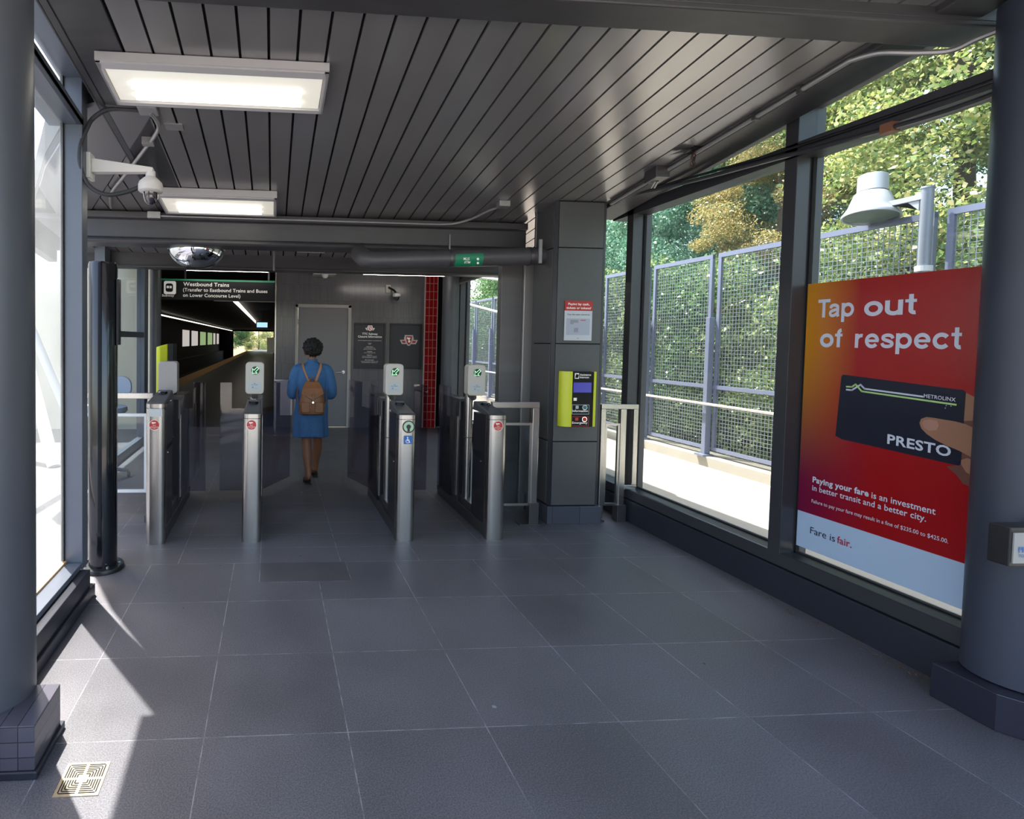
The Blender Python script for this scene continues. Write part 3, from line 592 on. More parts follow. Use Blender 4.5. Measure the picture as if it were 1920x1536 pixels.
# ================================================================== STEEL RAILS
def bar_frame(b, x0, x1, y, z0, z1, w=.045, d=.05, sides='LRTB'):
    if 'L' in sides: b.box(x0, x0+w, y, y+d, z0+w, z1-w)
    if 'R' in sides: b.box(x1-w, x1, y, y+d, z0+w, z1-w)
    if 'T' in sides: b.box(x0, x1, y-.001, y+d+.001, z1-w, z1)
    if 'B' in sides: b.box(x0, x1, y-.001, y+d+.001, z0, z0+w)
t = thing('steel_barrier', (2.25, 4.87, 0), 'brushed steel barrier frame between rightmost fare gate and square pillar', 'barrier')
b = MB(); b.box(1.98, 2.42, 4.85, 4.90, 1.065, 1.12); b.box(2.36, 2.42, 4.851, 4.899, .05, 1.065); b.build('frame', steel, t, bevel=.004)
b = MB(); b.box(2.345, 2.435, 4.84, 4.91, 0, .20); b.box(2.25, 2.45, 4.82, 4.93, 0, .008); b.build('foot', steel_dk, t, bevel=.003)
b = MB(); bar_frame(b, 2.08, 2.36, 4.86, .17, .93, .022, .025); b.build('panel_frame', steel, t); b = MB(); b.box(2.10, 2.34, 4.87, 4.878, .19, .91); b.build('glass_panel', glass_c, t)
t = thing('steel_barrier', (3.2, 4.92, 0), 'brushed steel barrier frame right of the square pillar by the big window', 'barrier')
b = MB(); b.box(3.04, 3.40, 4.90, 4.95, 1.055, 1.10); b.box(3.355, 3.40, 4.901, 4.949, .345, 1.055); b.box(3.23, 3.285, 4.901, 4.949, .02, 1.055); b.box(3.285, 3.40, 4.90, 4.95, .30, .345); b.box(3.04, 3.085, 4.901, 4.949, .03, 1.055)
b.build('frame', steel, t, bevel=.004); b = MB(); b.box(3.215, 3.30, 4.885, 4.965, 0, .16); b.build('foot', steel_dk, t, bevel=.003); b = MB(); b.box(3.03,3.09,4.885,4.965,0,.02); b.build('foot', steel_dk, t)
b = MB(); bar_frame(b, 3.085, 3.23, 4.91, .15, .92, .02, .025); b.build('panel_frame', steel, t); b = MB(); b.box(3.10, 3.21, 4.92, 4.927, .17, .90); b.build('glass_panel', glass_c, t)
t = thing('steel_barrier', (-1.35, 5.05, 0), 'brushed steel barrier with glass infill left of the first fare gate', 'barrier')
b = MB(); b.box(-1.72, -1.06, 5.02, 5.07, 1.11, 1.16); b.box(-1.11, -1.06, 5.021, 5.069, .02, 1.11); b.box(-1.72,-1.67,5.021,5.069,.02,1.11); b.build('frame', steel, t, bevel=.004)
b = MB(); bar_frame(b, -1.66, -1.115, 5.03, .265, .975, .025, .025); b.build('panel_frame', white, t); b = MB(); b.box(-1.64, -1.13, 5.04, 5.047, .28, .95); b.build('glass_panel', glass_c, t)
b = MB(); b.box(-1.13,-1.04,5.0,5.09,0,.06); b.build('foot', steel_dk, t); b = MB(); b.box(-1.74,-1.65,5.0,5.09,0,.06); b.build('foot', steel_dk, t)
t = thing('steel_barrier', (.2, 10.1, 0), 'small steel edged barrier panel against the rear wall corner', 'barrier')
b = MB(); b.box(.04, .40, 10.08, 10.12, .88, .93); b.box(.04,.07,10.08,10.12,0,.9); b.build('frame', steel, t); b = MB(); b.box(.14, .38, 10.09, 10.10, .28, .88); b.build('panel', steel, t); b = MB(); b.box(.36,.40,10.08,10.12,0,.9); b.build('leg', steel_dk, t)
# ================================================================== INTERCOMS
def intercom(o, name_label, u=(1,0,0), nrm=(0,-1,0)):
    u, n = Vector(u), Vector(nrm); t = thing('assistance_intercom', o, name_label, 'intercom'); o = Vector(o)
    def P(a, d, z): return o+u*a+n*d+Vector((0,0,z))
    b = MB(); arc = [(-.165,0)]+[(-.165+.09*(1-math.cos(a)), .075*math.sin(a)**.8+.0) for a in np.linspace(.15, PI/2, 8)]+[(-.07,0)]
    vs = [P(a,d,-.25) for a,d in arc]+[P(a,d,.25) for a,d in arc]; k = len(arc)
    b.add(vs, [tuple(range(k))[::-1], tuple(range(k,2*k))]+[(i,(i+1)%k,(i+1)%k+k,i+k) for i in range(k)])
    h = b.build('yellow_shell', yel, t, smooth=True)
    b = MB(); b.add([P(a,d,z) for z in (-.25,.25) for a,d in ((.135,0),(.16,0),(.16,.055),(.135,.062))], [(0,1,2,3),(7,6,5,4),(0,4,5,1),(1,5,6,2),(2,6,7,3),(3,7,4,0)]); b.build('yellow_edge', yel, t)
    b = MB(); b.add([P(a,d,z) for z in (-.252,.248) for a,d in ((-.075,0),(.136,0),(.136,.055),(-.075,.055))], [(0,1,2,3),(7,6,5,4),(0,4,5,1),(1,5,6,2),(2,6,7,3),(3,7,4,0)]); f = b.build('face_plate', sign_bk, t, bevel=.003)
    def rect(a0,a1,z0,z1,d=.0565): return [P(a0,d,z0),P(a1,d,z0),P(a1,d,z1),P(a0,d,z1)]
    b = MB(); b.add(rect(-.055,.115,.06,.15), [(0,1,2,3)]); b.build('screen', blue_sc, f)
    b = MB(); b.add(rect(-.045,-.005,.185,.235), [(0,1,2,3)]); b.add(rect(-.05,-.02,-.015,.012), [(0,1,2,3)]); put_text(b, 'Assistance', P(.003,.0565,.213), u, UZ, .017, .105, .02); put_text(b, 'Intercom', P(.003,.0565,.19), u, UZ, .017, .085, .02); b.build('lettering', sign_w, f)
    b = MB(); b.prism([(-.018,-.018),(.012,-.018),(.018,.012),(-.008,.018)], P(-.025,.057,.21), u, UZ, n*.0005); b.build('headset_symbol', sign_bk, f)
    for zc, col, word, m2 in ((-.09, blue_sc, 'Information', mat('info_blue', (.05,.16,.33), .3)), (-.198, red_m, 'Emergency', mat('emerg_red', (.5,.03,.03), .3))):
        b = MB()
        for r in (rect(-.062,.10,zc+.036,zc+.04), rect(-.062,.10,zc-.048,zc-.044), rect(-.062,-.058,zc-.048,zc+.04), rect(.096,.10,zc-.048,zc+.04), rect(-.028,0,zc+.002,zc+.03)): b.add(r, [(0,1,2,3)])
        b.build('border', m2 if word[0]=='E' else label_m, f)
        b = MB(); put_text(b, word, P(-.057,.057,zc-.026), u, UZ, .019, .145, .015); b.build('lettering', sign_w, f)
        b = MB(); b.tube([P(.055,.056,zc+.015), P(.055,.064,zc+.015)], .024, 24); r_ = b.build('button_ring', chrome, f, smooth=True)
        b = MB(); b.tube([P(.055,.064,zc+.015), P(.055,.068,zc+.015)], .017, 24); b.build('button', m2, f, smooth=True)
    return t
intercom((2.765, 4.868, 1.155), 'yellow and black assistance intercom mounted on the square pillar')
t = thing('intercom_stand', (-1.0, 5.42, 0), 'lime yellow backed intercom stand behind the leftmost fare gate', 'intercom')
b = MB(); b.hexa([(-1.095,5.30,1.06),(-1.06,5.30,1.06),(-1.0,5.36,1.06),(-1.0,5.55,1.06)], [(-1.095,5.30,1.57),(-1.06,5.30,1.575),(-1.0,5.36,1.60),(-1.0,5.55,1.60)]); b.build('yellow_shell', yel, t, bevel=.01)
b = MB(); b.box(-.995, -.95, 5.37, 5.58, 1.05, 1.60); b.build('face_plate', sign_bk, t); b = MB(); b.box(-1.0,-.96,5.44,5.50,0,1.1); b.build('post', steel_dk, t)
# notice on the pillar
t = thing('paper_notice', (2.765, 4.866, 1.86), 'white notice with red heading Paying by cash on the pillar', 'notice')
b = MB(); b.box(2.635, 2.895, 4.862, 4.868, 1.685, 1.955); b.build('sheet', sheet_m, t); b = MB(); b.box(2.635, 2.897, 4.861, 4.868, 1.955, 2.045); b.build('heading_band', red_m, t)
b = MB(); put_text(b, 'Paying by cash,', (2.765,4.860,2.006), UX, UZ, .019, .20, .02, True); put_text(b, 'tickets or tokens?', (2.765,4.860,1.971), UX, UZ, .019, .232, .02, True); b.build('heading', sign_w, t)
b = MB(); put_text(b, 'Use the main entrance', (2.765,4.861,1.915), UX, UZ, .013, .21, .01, True); put_text(b, 'TTC', (2.765,4.861,1.70), UX, UZ, .008, None, .01, True); b.build('lettering', inkdk, t)
b = MB(); b.m = 0; b.box(2.652, 2.875, 4.8612, 4.8622, 1.735, 1.885); b.m = 1; b.box(2.69, 2.765, 4.8605, 4.8615, 1.845, 1.872); b.box(2.69,2.72,4.8605,4.8615,1.832,1.846); b.box(2.725,2.765,4.8605,4.8615,1.76,1.80); b.m = 2; b.box(2.785,2.835,4.8605,4.8615,1.867,1.873); b.build('map', [mat('map_blue', (.40,.43,.52), .5), mat('map_grey', (.30,.30,.36), .5), red_m], t)
# ================================================================== POSTER
PY, PX = 3.352, 3.437        # left edge y, sheet x; u grows towards the camera
t = thing('fare_poster', (PX, PY, .37), 'large red poster reading Tap out of respect on the window', 'poster')
def pl(b, poly, d): b.prism([(p[0], p[1]) for p in poly], (PX-d, PY, 0), (0,-1,0), UZ, (.0012,0,0))
b = MB(); b.box(PX, PX+.004, PY-1.02, PY, .37, 2.055); b.build('sheet', poster_w, t)
b = MB(); b.add([(PX-.001,PY,.6),(PX-.001,PY-1.02,.6),(PX-.001,PY-1.02,2.055),(PX-.001,PY,2.055)], [(0,1,2,3)]); 
pf = b.build('colour_field', m_poster(), t)
U_ = (0,-1,0); d = PX-.0025
def T(body, u, z, cap, wd, bold=.0, m=None):
    b = MB(); put_text(b, body, (d, PY-u, z), U_, UZ, cap, wd, bold); b.build('lettering', m or ptext, t)
def arc(cx, cy, rx, ry, a0, a1, n=22): return [(cx+rx*math.cos(math.radians(a0+(a1-a0)*i/n)), cy+ry*math.sin(math.radians(a0+(a1-a0)*i/n))) for i in range(n+1)]
sw = .27
GL = {'T': (1.12, [([(0,1.24),(1.12,1.24)],.24), ([(.56,0),(.56,1.3)],.28)]), 'o': (1.10, [(arc(.55,.5,.415,.385,0,360,36),sw)]),
 'p': (1.10, [([(.135,-.38),(.135,1.0)],sw), (arc(.56,.5,.405,.385,0,360,36),.25)]), 'u': (1.0, [([(.135,1.0),(.135,.40)]+arc(.49,.40,.355,.285,180,330,16),sw), ([(.865,0),(.865,1.0)],sw)]),
 't': (.62, [([(.30,1.32),(.30,.34)]+arc(.50,.30,.20,.18,180,285,10),.25), ([(0,.89),(.60,.89)],.20)]), 'f': (.60, [([(.27,0),(.27,1.02)]+arc(.50,1.03,.23,.22,180,95,8),.26), ([(0,.89),(.58,.89)],.20)]),
 'r': (.66, [([(.135,0),(.135,1.0)],sw), (arc(.52,.45,.37,.42,165,78,12),.24)]), 'e': (1.06, [(arc(.53,.5,.40,.385,0,322,34),.25), ([(.18,.50),(1.04,.50)],.18)]),
 'c': (1.02, [(arc(.55,.5,.41,.385,38,322,32),.26)]), 's': (.96, [([tuple(q)[:2] for q in spline([(.86,.66,0),(.76,.82,0),(.48,.885,0),(.20,.80,0),(.18,.64,0),(.36,.55,0),(.62,.47,0),(.80,.36,0),(.76,.19,0),(.48,.115,0),(.20,.18,0),(.10,.34,0)],4)],.23)]),
 'a': (1.02, [([tuple(q)[:2] for q in spline([(.16,.66,0),(.24,.82,0),(.50,.885,0),(.76,.80,0),(.80,.62,0),(.80,.20,0),(.86,.03,0)],5)],.24), ([tuple(q)[:2] for q in spline([(.78,.58,0),(.50,.51,0),(.22,.42,0),(.15,.26,0),(.28,.12,0),(.52,.13,0),(.76,.28,0)],5)],.22)])}
def ribbon(b, pts, w, kx, k, u0, z0, dd=0):
    P = [Vector(p) for p in pts]; closed = (P[0]-P[-1]).length < 1e-4; L, Rr = [], []
    for i, p in enumerate(P):
        a = P[i-1] if i else (P[-2] if closed else P[0]); c = P[i+1] if i < len(P)-1 else (P[1] if closed else P[-1])
        e = (c-a).normalized(); n = Vector((-e.y, e.x))*w/2; L.append(p+n); Rr.append(p-n)
    vs = [(d-dd, PY-u0-q.x*kx, z0+q.y*k) for q in L+Rr]; n_ = len(P); b.add(vs, [(i,i+1,n_+i+1,n_+i) for i in range(n_-1)])
def H(word, u, z, cap, wd):
    kr = .22 if word[0] == 'T' else 0; tot = sum(GL[c][0]+.11 for c in word)-.11-kr; kx = wd/tot; k = cap/1.36; b = MB(); x_ = 0
    for c in word:
        for i_, (pts, w) in enumerate(GL[c][1]): ribbon(b, [(x_+p[0],p[1]) for p in pts], w, kx, k, u, z, .0012*i_)
        x_ += GL[c][0]+.11-(kr if c == 'T' else 0)
    b.build('lettering', ptext, t)
H('Tap', .078, 1.838, .112, .218); H('out', .350, 1.836, .112, .265)
H('of', .100, 1.655, .112, .138); H('respect', .308, 1.653, .112, .508)
T('Paying your fare', .095, .805, .034, .330, .03); T('is an investment', .440, .802, .034, .306, .012)
T('in better transit and a better city.', .095, .753, .033, .612, .010); T('Failure to pay your fare may result in a fine of $235.00 to $425.00.', .095, .675, .021, .711, .002)
T('Fare is', .095, .478, .042, .155, .0, inkdk); T('fair.', .262, .478, .042, .085, .012, inkred)
# card with travel wave
b = MB(); pl(b, [(.262,1.105),(.83,1.075),(.838,1.085),(.842,1.44),(.832,1.452),(.25,1.492),(.24,1.48),(.222,1.12)], .002); cd_ = b.build('printed_card', navy, t)
def seg(b, pts, w, dd):
    for p, q in zip(pts[:-1], pts[1:]):
        p, q = Vector(p), Vector(q); e = (q-p).normalized(); n = Vector((-e.y, e.x))*w/2; pl(b, [tuple(p+n-e*w/3), tuple(q+n+e*w/3), tuple(q-n+e*w/3), tuple(p-n-e*w/3)], dd)
b = MB(); seg(b, [(.275,1.404),(.305,1.404),(.352,1.44),(.375,1.418),(.662,1.402)], .009, .0035)
def T2(body, u, z, cap, wd, bold): put_text(b, body, (PX-.004, PY-u, z), (0,-1,-.052), Vector((0,0,1)), cap, wd, bold)
T2('METROLINX', .668, 1.398, .019, .136, .012); T2('PRESTO', .507, 1.127, .05, .29, .025)
for u, z in ((.765,1.365),(.785,1.365),(.762,1.352)): b.box(PX-.0045,PX-.0035,PY-u-.003,PY-u,z,z+.004)
b.build('card_print', ptext, t)
b = MB(); seg(b, [(.275,1.422),(.305,1.423),(.325,1.44),(.36,1.402),(.805,1.376)], .009, .004); b.build('green_line', lime, t)
# printed hand: shapes of the photograph on the sheet
b = MB(); pl(b, [(.842,1.44),(.86,1.43),(.90,1.40),(.96,1.36),(1.02,1.33),(1.02,1.05),(.95,1.00),(.89,.98),(.85,.99),(.82,1.03),(.78,1.06),(.83,1.078),(.83,1.14)], .0015); b.build('printed_palm', skinp2, t)
b = MB(); pl(b, [(.842,1.44),(.87,1.425),(.95,1.38),(1.02,1.35),(1.02,1.29),(.90,1.31),(.84,1.30)], .002); b.build('printed_finger', skinp, t); b = MB(); pl(b, [(.83,1.10),(.86,1.12),(.94,1.10),(1.02,1.10),(1.02,1.02),(.9,1.03),(.86,1.05)], .002); b.build('printed_finger', skinp, t)
b = MB(); pl(b, [(.655,1.262),(.662,1.285),(.685,1.298),(.72,1.298),(.76,1.295),(.805,1.293),(.85,1.285),(.90,1.265),(1.02,1.22),(1.02,1.08),(.93,1.10),(.885,1.125),(.83,1.15),(.78,1.165),(.73,1.185),(.69,1.21),(.665,1.235)], .0045); b.build('printed_thumb', skinp, t)
b = MB(); pl(b, [(.668,1.262),(.676,1.280),(.70,1.288),(.735,1.284),(.742,1.262),(.735,1.238),(.705,1.228),(.68,1.240)], .0058); b.build('printed_nail', nailp, t)
t.location.z = .357; t.scale = (1, 1.0103, 1.0103)
# ================================================================== BEHIND-COLUMN SIGN AT RIGHT EDGE
t = thing('fare_sign_box', (3.02, 2.02, .86), 'black framed grey notice box cut off at the right edge', 'sign')
b = MB(); b.box(2.98, 3.36, 2.0, 2.07, .775, .935); b.build('frame', dark_m, t, bevel=.004); b = MB(); b.box(2.992, 3.35, 1.995, 2.0, .79, .915); b.build('plate', mat('plate_grey', (.33,.32,.32), .4), t)
b = MB(); put_text(b, 'PRESTO', (3.012,1.993,.835), UX, UZ, .022, None, .02); put_text(b, 'TOP UP', (3.012,1.993,.815), UX, UZ, .012, None, .01); b.build('lettering', blue_st, t)
b = MB(); b.box(3.2,3.3,2.07,2.13,.8,.9); b.build('bracket', dark_m, t)
# ================================================================== OVERHEAD SIGN
t = thing('overhead_sign', (-1.0, 9.5, 2.3), 'black overhead sign reading Westbound Trains with green top stripe', 'sign')
b = MB(); b.box(-2.02, .02, 9.48, 9.58, 2.305, 2.655); b.build('board', sign_bk, t, bevel=.004); b = MB(); b.box(-2.02, .02, 9.474, 9.48, 2.622, 2.65); b.build('green_stripe', green_m, t)
b = MB(); put_text(b, 'Westbound Trains', (-1.51,9.474,2.535), UX, UZ, .062, .76, .01); put_text(b, '(Transfer to Eastbound Trains and Buses', (-1.515,9.474,2.445), UX, UZ, .055, 1.41, .008); put_text(b, 'on Lower Concourse Level)', (-1.515,9.474,2.355), UX, UZ, .055, .955, .008); put_text(b, 'Subway', (-1.86,9.474,2.352), UX, UZ, .035, .20, .008)
b.prism([(-1.73+q[0], 2.50+q[1]) for q in rrect(.20,.22,.03)], (0,9.472,0), UX, UZ, (0,.004,0)); b.build('lettering', sign_w, t)
b = MB(); b.prism([(-1.74+q[0], 2.50+q[1]) for q in rrect(.12,.14,.035)], (0,9.469,0), UX, UZ, (0,.002,0)); p_ = b.build('train_symbol', sign_bk, t)
b = MB(); b.box(-1.785,-1.745,9.466,9.469,2.49,2.53); b.box(-1.735,-1.70,9.466,9.469,2.49,2.53); b.build('train_windows', sign_w, p_)
b = MB(); b.box(-1.5,-1.47,9.52,9.54,2.65,2.98); b.box(-.1,-.07,9.52,9.54,2.65,2.98); b.build('hanger', dark_m, t)
b = MB(); b.box(-1.0,.02,9.47,9.49,2.29,2.30); b.build('lower_trim', steel_dk, t)
# ================================================================== WALL POSTERS
def logo(mbw, mbr, mbd, cx, y, cz, s):
    W_ = [(-1,.28),(-.55,.28),(-.52,.42),(-.56,.52),(-.5,.52),(-.46,.80),(.46,.80),(.5,.52),(.56,.52),(.52,.42),(.55,.28),(1,.28),(.78,-.18),(.24,-.18),(.12,-.34),(0,-.38),(-.12,-.34),(-.24,-.18),(-.78,-.18)]
    mbw.prism([(cx+a*s, cz+c*s) for a, c in W_], (0,y,0), UX, UZ, (0,.002,0))
    for sg in (-1, 1): mbr.prism([(cx+sg*a*s, cz+c*s) for a, c in [(.80,.17),(.42,.17),(.36,-.05),(.70,-.05)]], (0,y-.002,0), UX, UZ, (0,.001,0))
    mbr.prism([(cx+a*s, cz+c*s) for a, c in [(-.36,.68),(.36,.68),(.24,.05),(.1,-.2),(0,-.26),(-.1,-.2),(-.24,.05)]], (0,y-.002,0), UX, UZ, (0,.001,0))
    mbd.prism([(cx+a*s, cz+c*s) for a, c in [(-.24,.56),(.2,.5),(.05,.3),(.2,.1),(.0,-.05),(-.1,.1),(-.02,.3),(-.2,.38)]], (0,y-.004,0), UX, UZ, (0,.001,0))
for px0, px1, lab, kind in ((1.54, 2.14, 'black framed poster with white lines of closure information beside the grey door', 'info'), (2.23, 2.85, 'black framed poster bearing only a red winged shield emblem', 'logo')):
    zt, zb = 2.0, 1.13; cx = (px0+px1)/2
    t = thing('framed_poster', (cx, 10.49, zb), lab, 'poster'); b = MB(); bar_frame(b, px0, px1, 10.465, zb, zt, .035, .035); b.build('frame', dark_m, t, bevel=.003)
    b = MB(); b.box(px0+.03, px1-.03, 10.48, 10.498, zb+.03, zt-.03); b.build('sheet', mat('poster_black', (.014,.010,.022), .3), t)
    bw, br, bd = MB(), MB(), MB()
    if kind == 'info':
        logo(bw, br, bd, cx, 10.474, 1.88, .09)
        put_text(bw, 'TTC Subway', (cx,10.474,1.775), UX, UZ, .036, .30, .02, True); put_text(bw, 'Closure Information', (cx,10.474,1.722), UX, UZ, .036, .46, .02, True)
        for z, w_, h_ in ((1.66,.45,.013),(1.61,.06,.014),(1.59,.05,.012),(1.545,.13,.014),(1.52,.2,.012),(1.497,.24,.012),(1.452,.10,.014),(1.428,.22,.012),(1.385,.10,.014),(1.36,.28,.012),(1.336,.28,.012),(1.29,.17,.015),(1.265,.33,.012),(1.24,.30,.012)):
            k_ = max(3, int(w_/.012)); s_ = ''.join(random.choice('aenorstuil ') for _ in range(k_)).strip() or 'to'
            put_text(bw, {1.61:'Line', 1.545:'Subway Closure', 1.452:'Weekday', 1.385:'Replacement', 1.29:'More information'}.get(z, 'service between stations and shuttle buses'[:max(4, int(w_*90))]), (cx,10.474,z), UX, UZ, h_*.8, w_, .01, True)
    else: logo(bw, br, bd, cx+.055, 10.474, 1.64, .175)
    bw.build('white_print', mat('print_pinkish', (.72,.60,.60), .4) if kind == 'logo' else sign_w, t); br.build('red_print', red_m, t); bd.build('emblem_letter', sign_w, t)
# ================================================================== CEILING LIGHTS
def ceiling_light(xa, xb, ya, yb, drop, label):
    cy = (ya+yb)/2; t = thing('ceiling_light', ((xa+xb)/2, cy, CZ(cy)-.05), label, 'ceiling light', 'fluorescent fixtures under the boarded ceiling')
    L = lambda y: CZ(y)-drop; H = lambda y: CZ(y)-.004
    b = MB(); w = .035
    for a, c, e, f in ((xa,xb,ya,ya+w*1.6),(xa,xb,yb-w,yb),(xa,xa+w*.7,ya,yb),(xb-w*.7,xb,ya,yb)): slab(b, a, c, e, f, L, lambda y: L(y)+.02)
    slab(b, xa, xb, ya-.012, ya, lambda y: L(y)+.008, H); slab(b, xa, xb, yb, yb+.012, lambda y: L(y)+.008, H); slab(b, xa, xa+.012, ya, yb, L, H); slab(b, xb-.012, xb, ya, yb, L, H); slab(b, xa, xb, ya, yb, lambda y: H(y)-.004, H)
    b.build('housing', housing, t)
    b = MB(); slab(b, xa+.03, xb-.03, ya+.06, yb-.04, lambda y: L(y)+.012, lambda y: L(y)+.016); b.build('diffuser', diff_m, t)
    for k in (.50, .76):
        yy = ya+(yb-ya)*k; b = MB(); b.tube([(xa+.14,yy,L(yy)+.005),(xb-.14,yy,L(yy)+.005)], .022, 10); b.build('tube', tube_m, t, smooth=True)
    b = MB()
    for xx in (xa+.15, (xa+xb)/2, xb-.15): b.box(xx-.006, xx+.006, ya-.003, ya, L(ya)+.02, L(ya)+.032)
    b.build('screw', dark_m, t)
ceiling_light(-.96, .29, 3.08, 3.50, .055, 'large lit fluorescent ceiling light nearest the camera')
ceiling_light(1.05, 2.2, 6.15, 6.55, .05, 'lit fluorescent ceiling light glimpsed above the dark pipe')
ceiling_light(-1.02, .02, 4.90, 5.36, .07, 'second lit fluorescent ceiling light, behind the dome camera')
for a, c, y, lab in ((-1.42,-.07,9.1,'bare strip light above the Westbound Trains sign'),(1.45,2.85,9.1,'bare strip light above the two black posters')):
    t = thing('strip_light', ((a+c)/2, y, 2.9), lab, 'strip light'); b = MB(); b.box(a, c, y-.05, y+.05, 2.79, 2.98); b.build('housing', steel_dk, t); b = MB(); b.tube([(a+.02,y,2.765),(c-.02,y,2.765)], .018, 10); b.build('tube', rear_tube, t)
t = thing('strip_light', (3.2, 8.6, 2.8), 'thin dark light rail running diagonally towards the rear window', 'strip light'); b = MB(); b.hexa([(3.22,8.0,2.70),(3.27,8.0,2.70),(3.30,9.6,2.70),(3.25,9.6,2.70)],[(3.22,8.0,2.76),(3.27,8.0,2.76),(3.30,9.6,2.76),(3.25,9.6,2.76)]); b.build('housing', steel_dk, t); b = MB(); b.tube([(3.24,8.0,2.69),(3.27,9.6,2.69)],.014,8); b.build('tube', galv, t)
t = thing('ceiling_panel_light', (.44, 6.5, 2.7), 'small cream rectangular fixture on the ceiling behind the cross beam', 'ceiling light'); b = MB(); slab(b, .27, .60, 6.35, 6.62, lambda y: CZ(y)-.05, CZ); b.build('housing', cream, t, bevel=.004); b = MB(); slab(b, .29,.58,6.37,6.60, lambda y: CZ(y)-.053, lambda y: CZ(y)-.049); b.build('diffuser', cream, t)
t = thing('smoke_detector_box', (.93, 10.2, 2.85), 'white speaker box with round lens above the grey door', 'detector'); b = MB(); b.box(.72,1.13,10.05,10.4,2.85,2.98); b.build('box', cream, t, bevel=.005); b = MB(); b.lathe((.93,10.1,2.85),[(.06,0),(.05,-.04),(.03,-.06)],20); b.build('lens', white, t, smooth=True)
# hanging rod in rear ceiling
o = MB().cyl((.0,6.55,2.74), (.0,6.55,2.46), .012, 8).build('hanging_rod', galv); tag(o, 'thin rod hanging from the ceiling left of the cream fixture', 'rod')
# ================================================================== CAMERAS
t = thing('dome_camera', (-.8, 3.68, 2.6), 'white dome security camera on a long wall bracket at upper left', 'security camera')
b = MB(); b.hexa([(-1.165,3.66,2.70),(-1.165,3.72,2.70),(-.78,3.72,2.715),(-.78,3.66,2.715)], [(-1.165,3.66,2.79),(-1.165,3.72,2.79),(-.78,3.72,2.745),(-.78,3.66,2.745)]); b.build('arm', mat('camera_white', (.62,.58,.56), .4), t, bevel=.006)
b = MB(); b.box(-1.19,-1.165,3.64,3.74,2.66,2.82); b.build('wall_plate', white, t, bevel=.003)
b = MB(); b.lathe((-.80,3.69,0), [(.03,2.725),(.032,2.69),(.045,2.68),(.072,2.655),(.078,2.635),(.078,2.60),(.07,2.592),(.05,2.588)], 32); b.build('camera_body', bpy.data.materials['camera_white'], t, smooth=True)
b = MB(); b.lathe((-.80,3.69,2.588), [(.048,0),(.046,-.03),(.036,-.058),(.02,-.072),(.004,-.076)], 28); b.build('dome', mat('smoked_dome', (.03,.02,.03), .06, 0, .8, coat=1), t, smooth=True)
b = MB(); b.tube(spline([(-.875,3.69,2.62),(-.95,3.66,2.58),(-1.06,3.62,2.55),(-1.16,3.60,2.60),(-1.205,3.58,2.72),(-1.20,3.58,2.85),(-1.165,3.60,2.96),(-1.14,3.62,3.02),(-1.06,3.63,3.08),(-.95,3.63,3.09),(-.84,3.63,3.085)], 6), .014, 10)
b.build('cable', cable_m, t, smooth=True)
t = thing('conduit', (-.78, 3.7, 3.08), 'galvanised conduit with elbow running diagonally across the ceiling at upper left', 'conduit')
b = MB(); b.tube(spline([(-.79,3.62,CZ(3.62)-.03),(-.77,3.72,CZ(3.72)-.03),(-.79,3.85,CZ(3.85)-.03),(-.95,4.15,CZ(4.15)-.03),(-1.2,4.6,CZ(4.6)-.03),(-1.42,5.0,CZ(5)-.03),(-1.52,5.35,CZ(5.35)-.03)],6), .014, 10); b.build('pipe', galv, t, smooth=True)
b = MB(); slab(b,-.86,-.74,3.56,3.66,lambda y: CZ(y)-.03, CZ); b.build('junction_box', galv, t, bevel=.003)
b = MB(); slab(b,-.74,-.62,3.80,3.88,lambda y: CZ(y)-.008, CZ); b.build('cover_plate', galv, t)
b = MB(); slab(b,-.93,-.85,4.0,4.04,lambda y: CZ(y)-.05, CZ); b.build('clamp', galv, t)
t = thing('wall_camera', (2.3, 10.4, 2.5), 'small white dome camera on the tiled rear wall above the posters', 'security camera')
b = MB(); b.box(2.13,2.22,10.46,10.5,2.58,2.73); b.build('wall_plate', cream, t); b = MB(); b.tube([(2.18,10.46,2.68),(2.27,10.38,2.62),(2.30,10.34,2.56)], .02, 10); b.build('arm', dark_m, t); b = MB(); b.lathe((2.31,10.32,2.50),[(.03,.07),(.075,.05),(.08,0),(.06,-.01)],20); b.build('camera_body', white, t, smooth=True); b = MB(); b.lathe((2.31,10.32,2.49),[(.05,0),(.04,-.05),(.01,-.07)],20); b.build('dome', dark_m, t, smooth=True)
# ================================================================== MIRROR, PIPE, CONDUITS
t = thing('convex_mirror', (-.80, 5.62, 2.5), 'half dome convex mirror hanging below the cross beam', 'mirror')
b = MB(); R_ = .285; prof = [(R_*math.sin(a), -.20*(math.cos(a))) for a in np.linspace(.02, PI/2, 14)]; b.lathe((-.80,5.86,2.575), prof, 40, cap=False); b.build('mirror_dome', mat('mirror_face', (.85,.85,.86), .03, 1.), t, smooth=True)
b = MB(); b.lathe((-.80,5.86,2.575), [(.285,-.005),(.292,-.005),(.292,.008),(.02,.01)], 40); b.build('rim', white, t, smooth=True); b = MB(); b.cyl((-.80,5.86,2.58),(-.80,5.86,CZ(5.86)), .012, 8); b.build('rod', galv, t)
t = thing('drain_pipe', (1.7, 5.15, 2.45), 'thick dark horizontal pipe with a green label under the cross beam', 'pipe')
b = MB(); b.tube([(2.60,5.12,2.485),(.95,5.12,2.40)]+spline([(.93,5.12,2.40),(.86,5.14,2.41),(.83,5.22,2.45),(.82,5.34,2.50)],5), .083, 28); b.build('pipe', pipe_m, t, smooth=True)
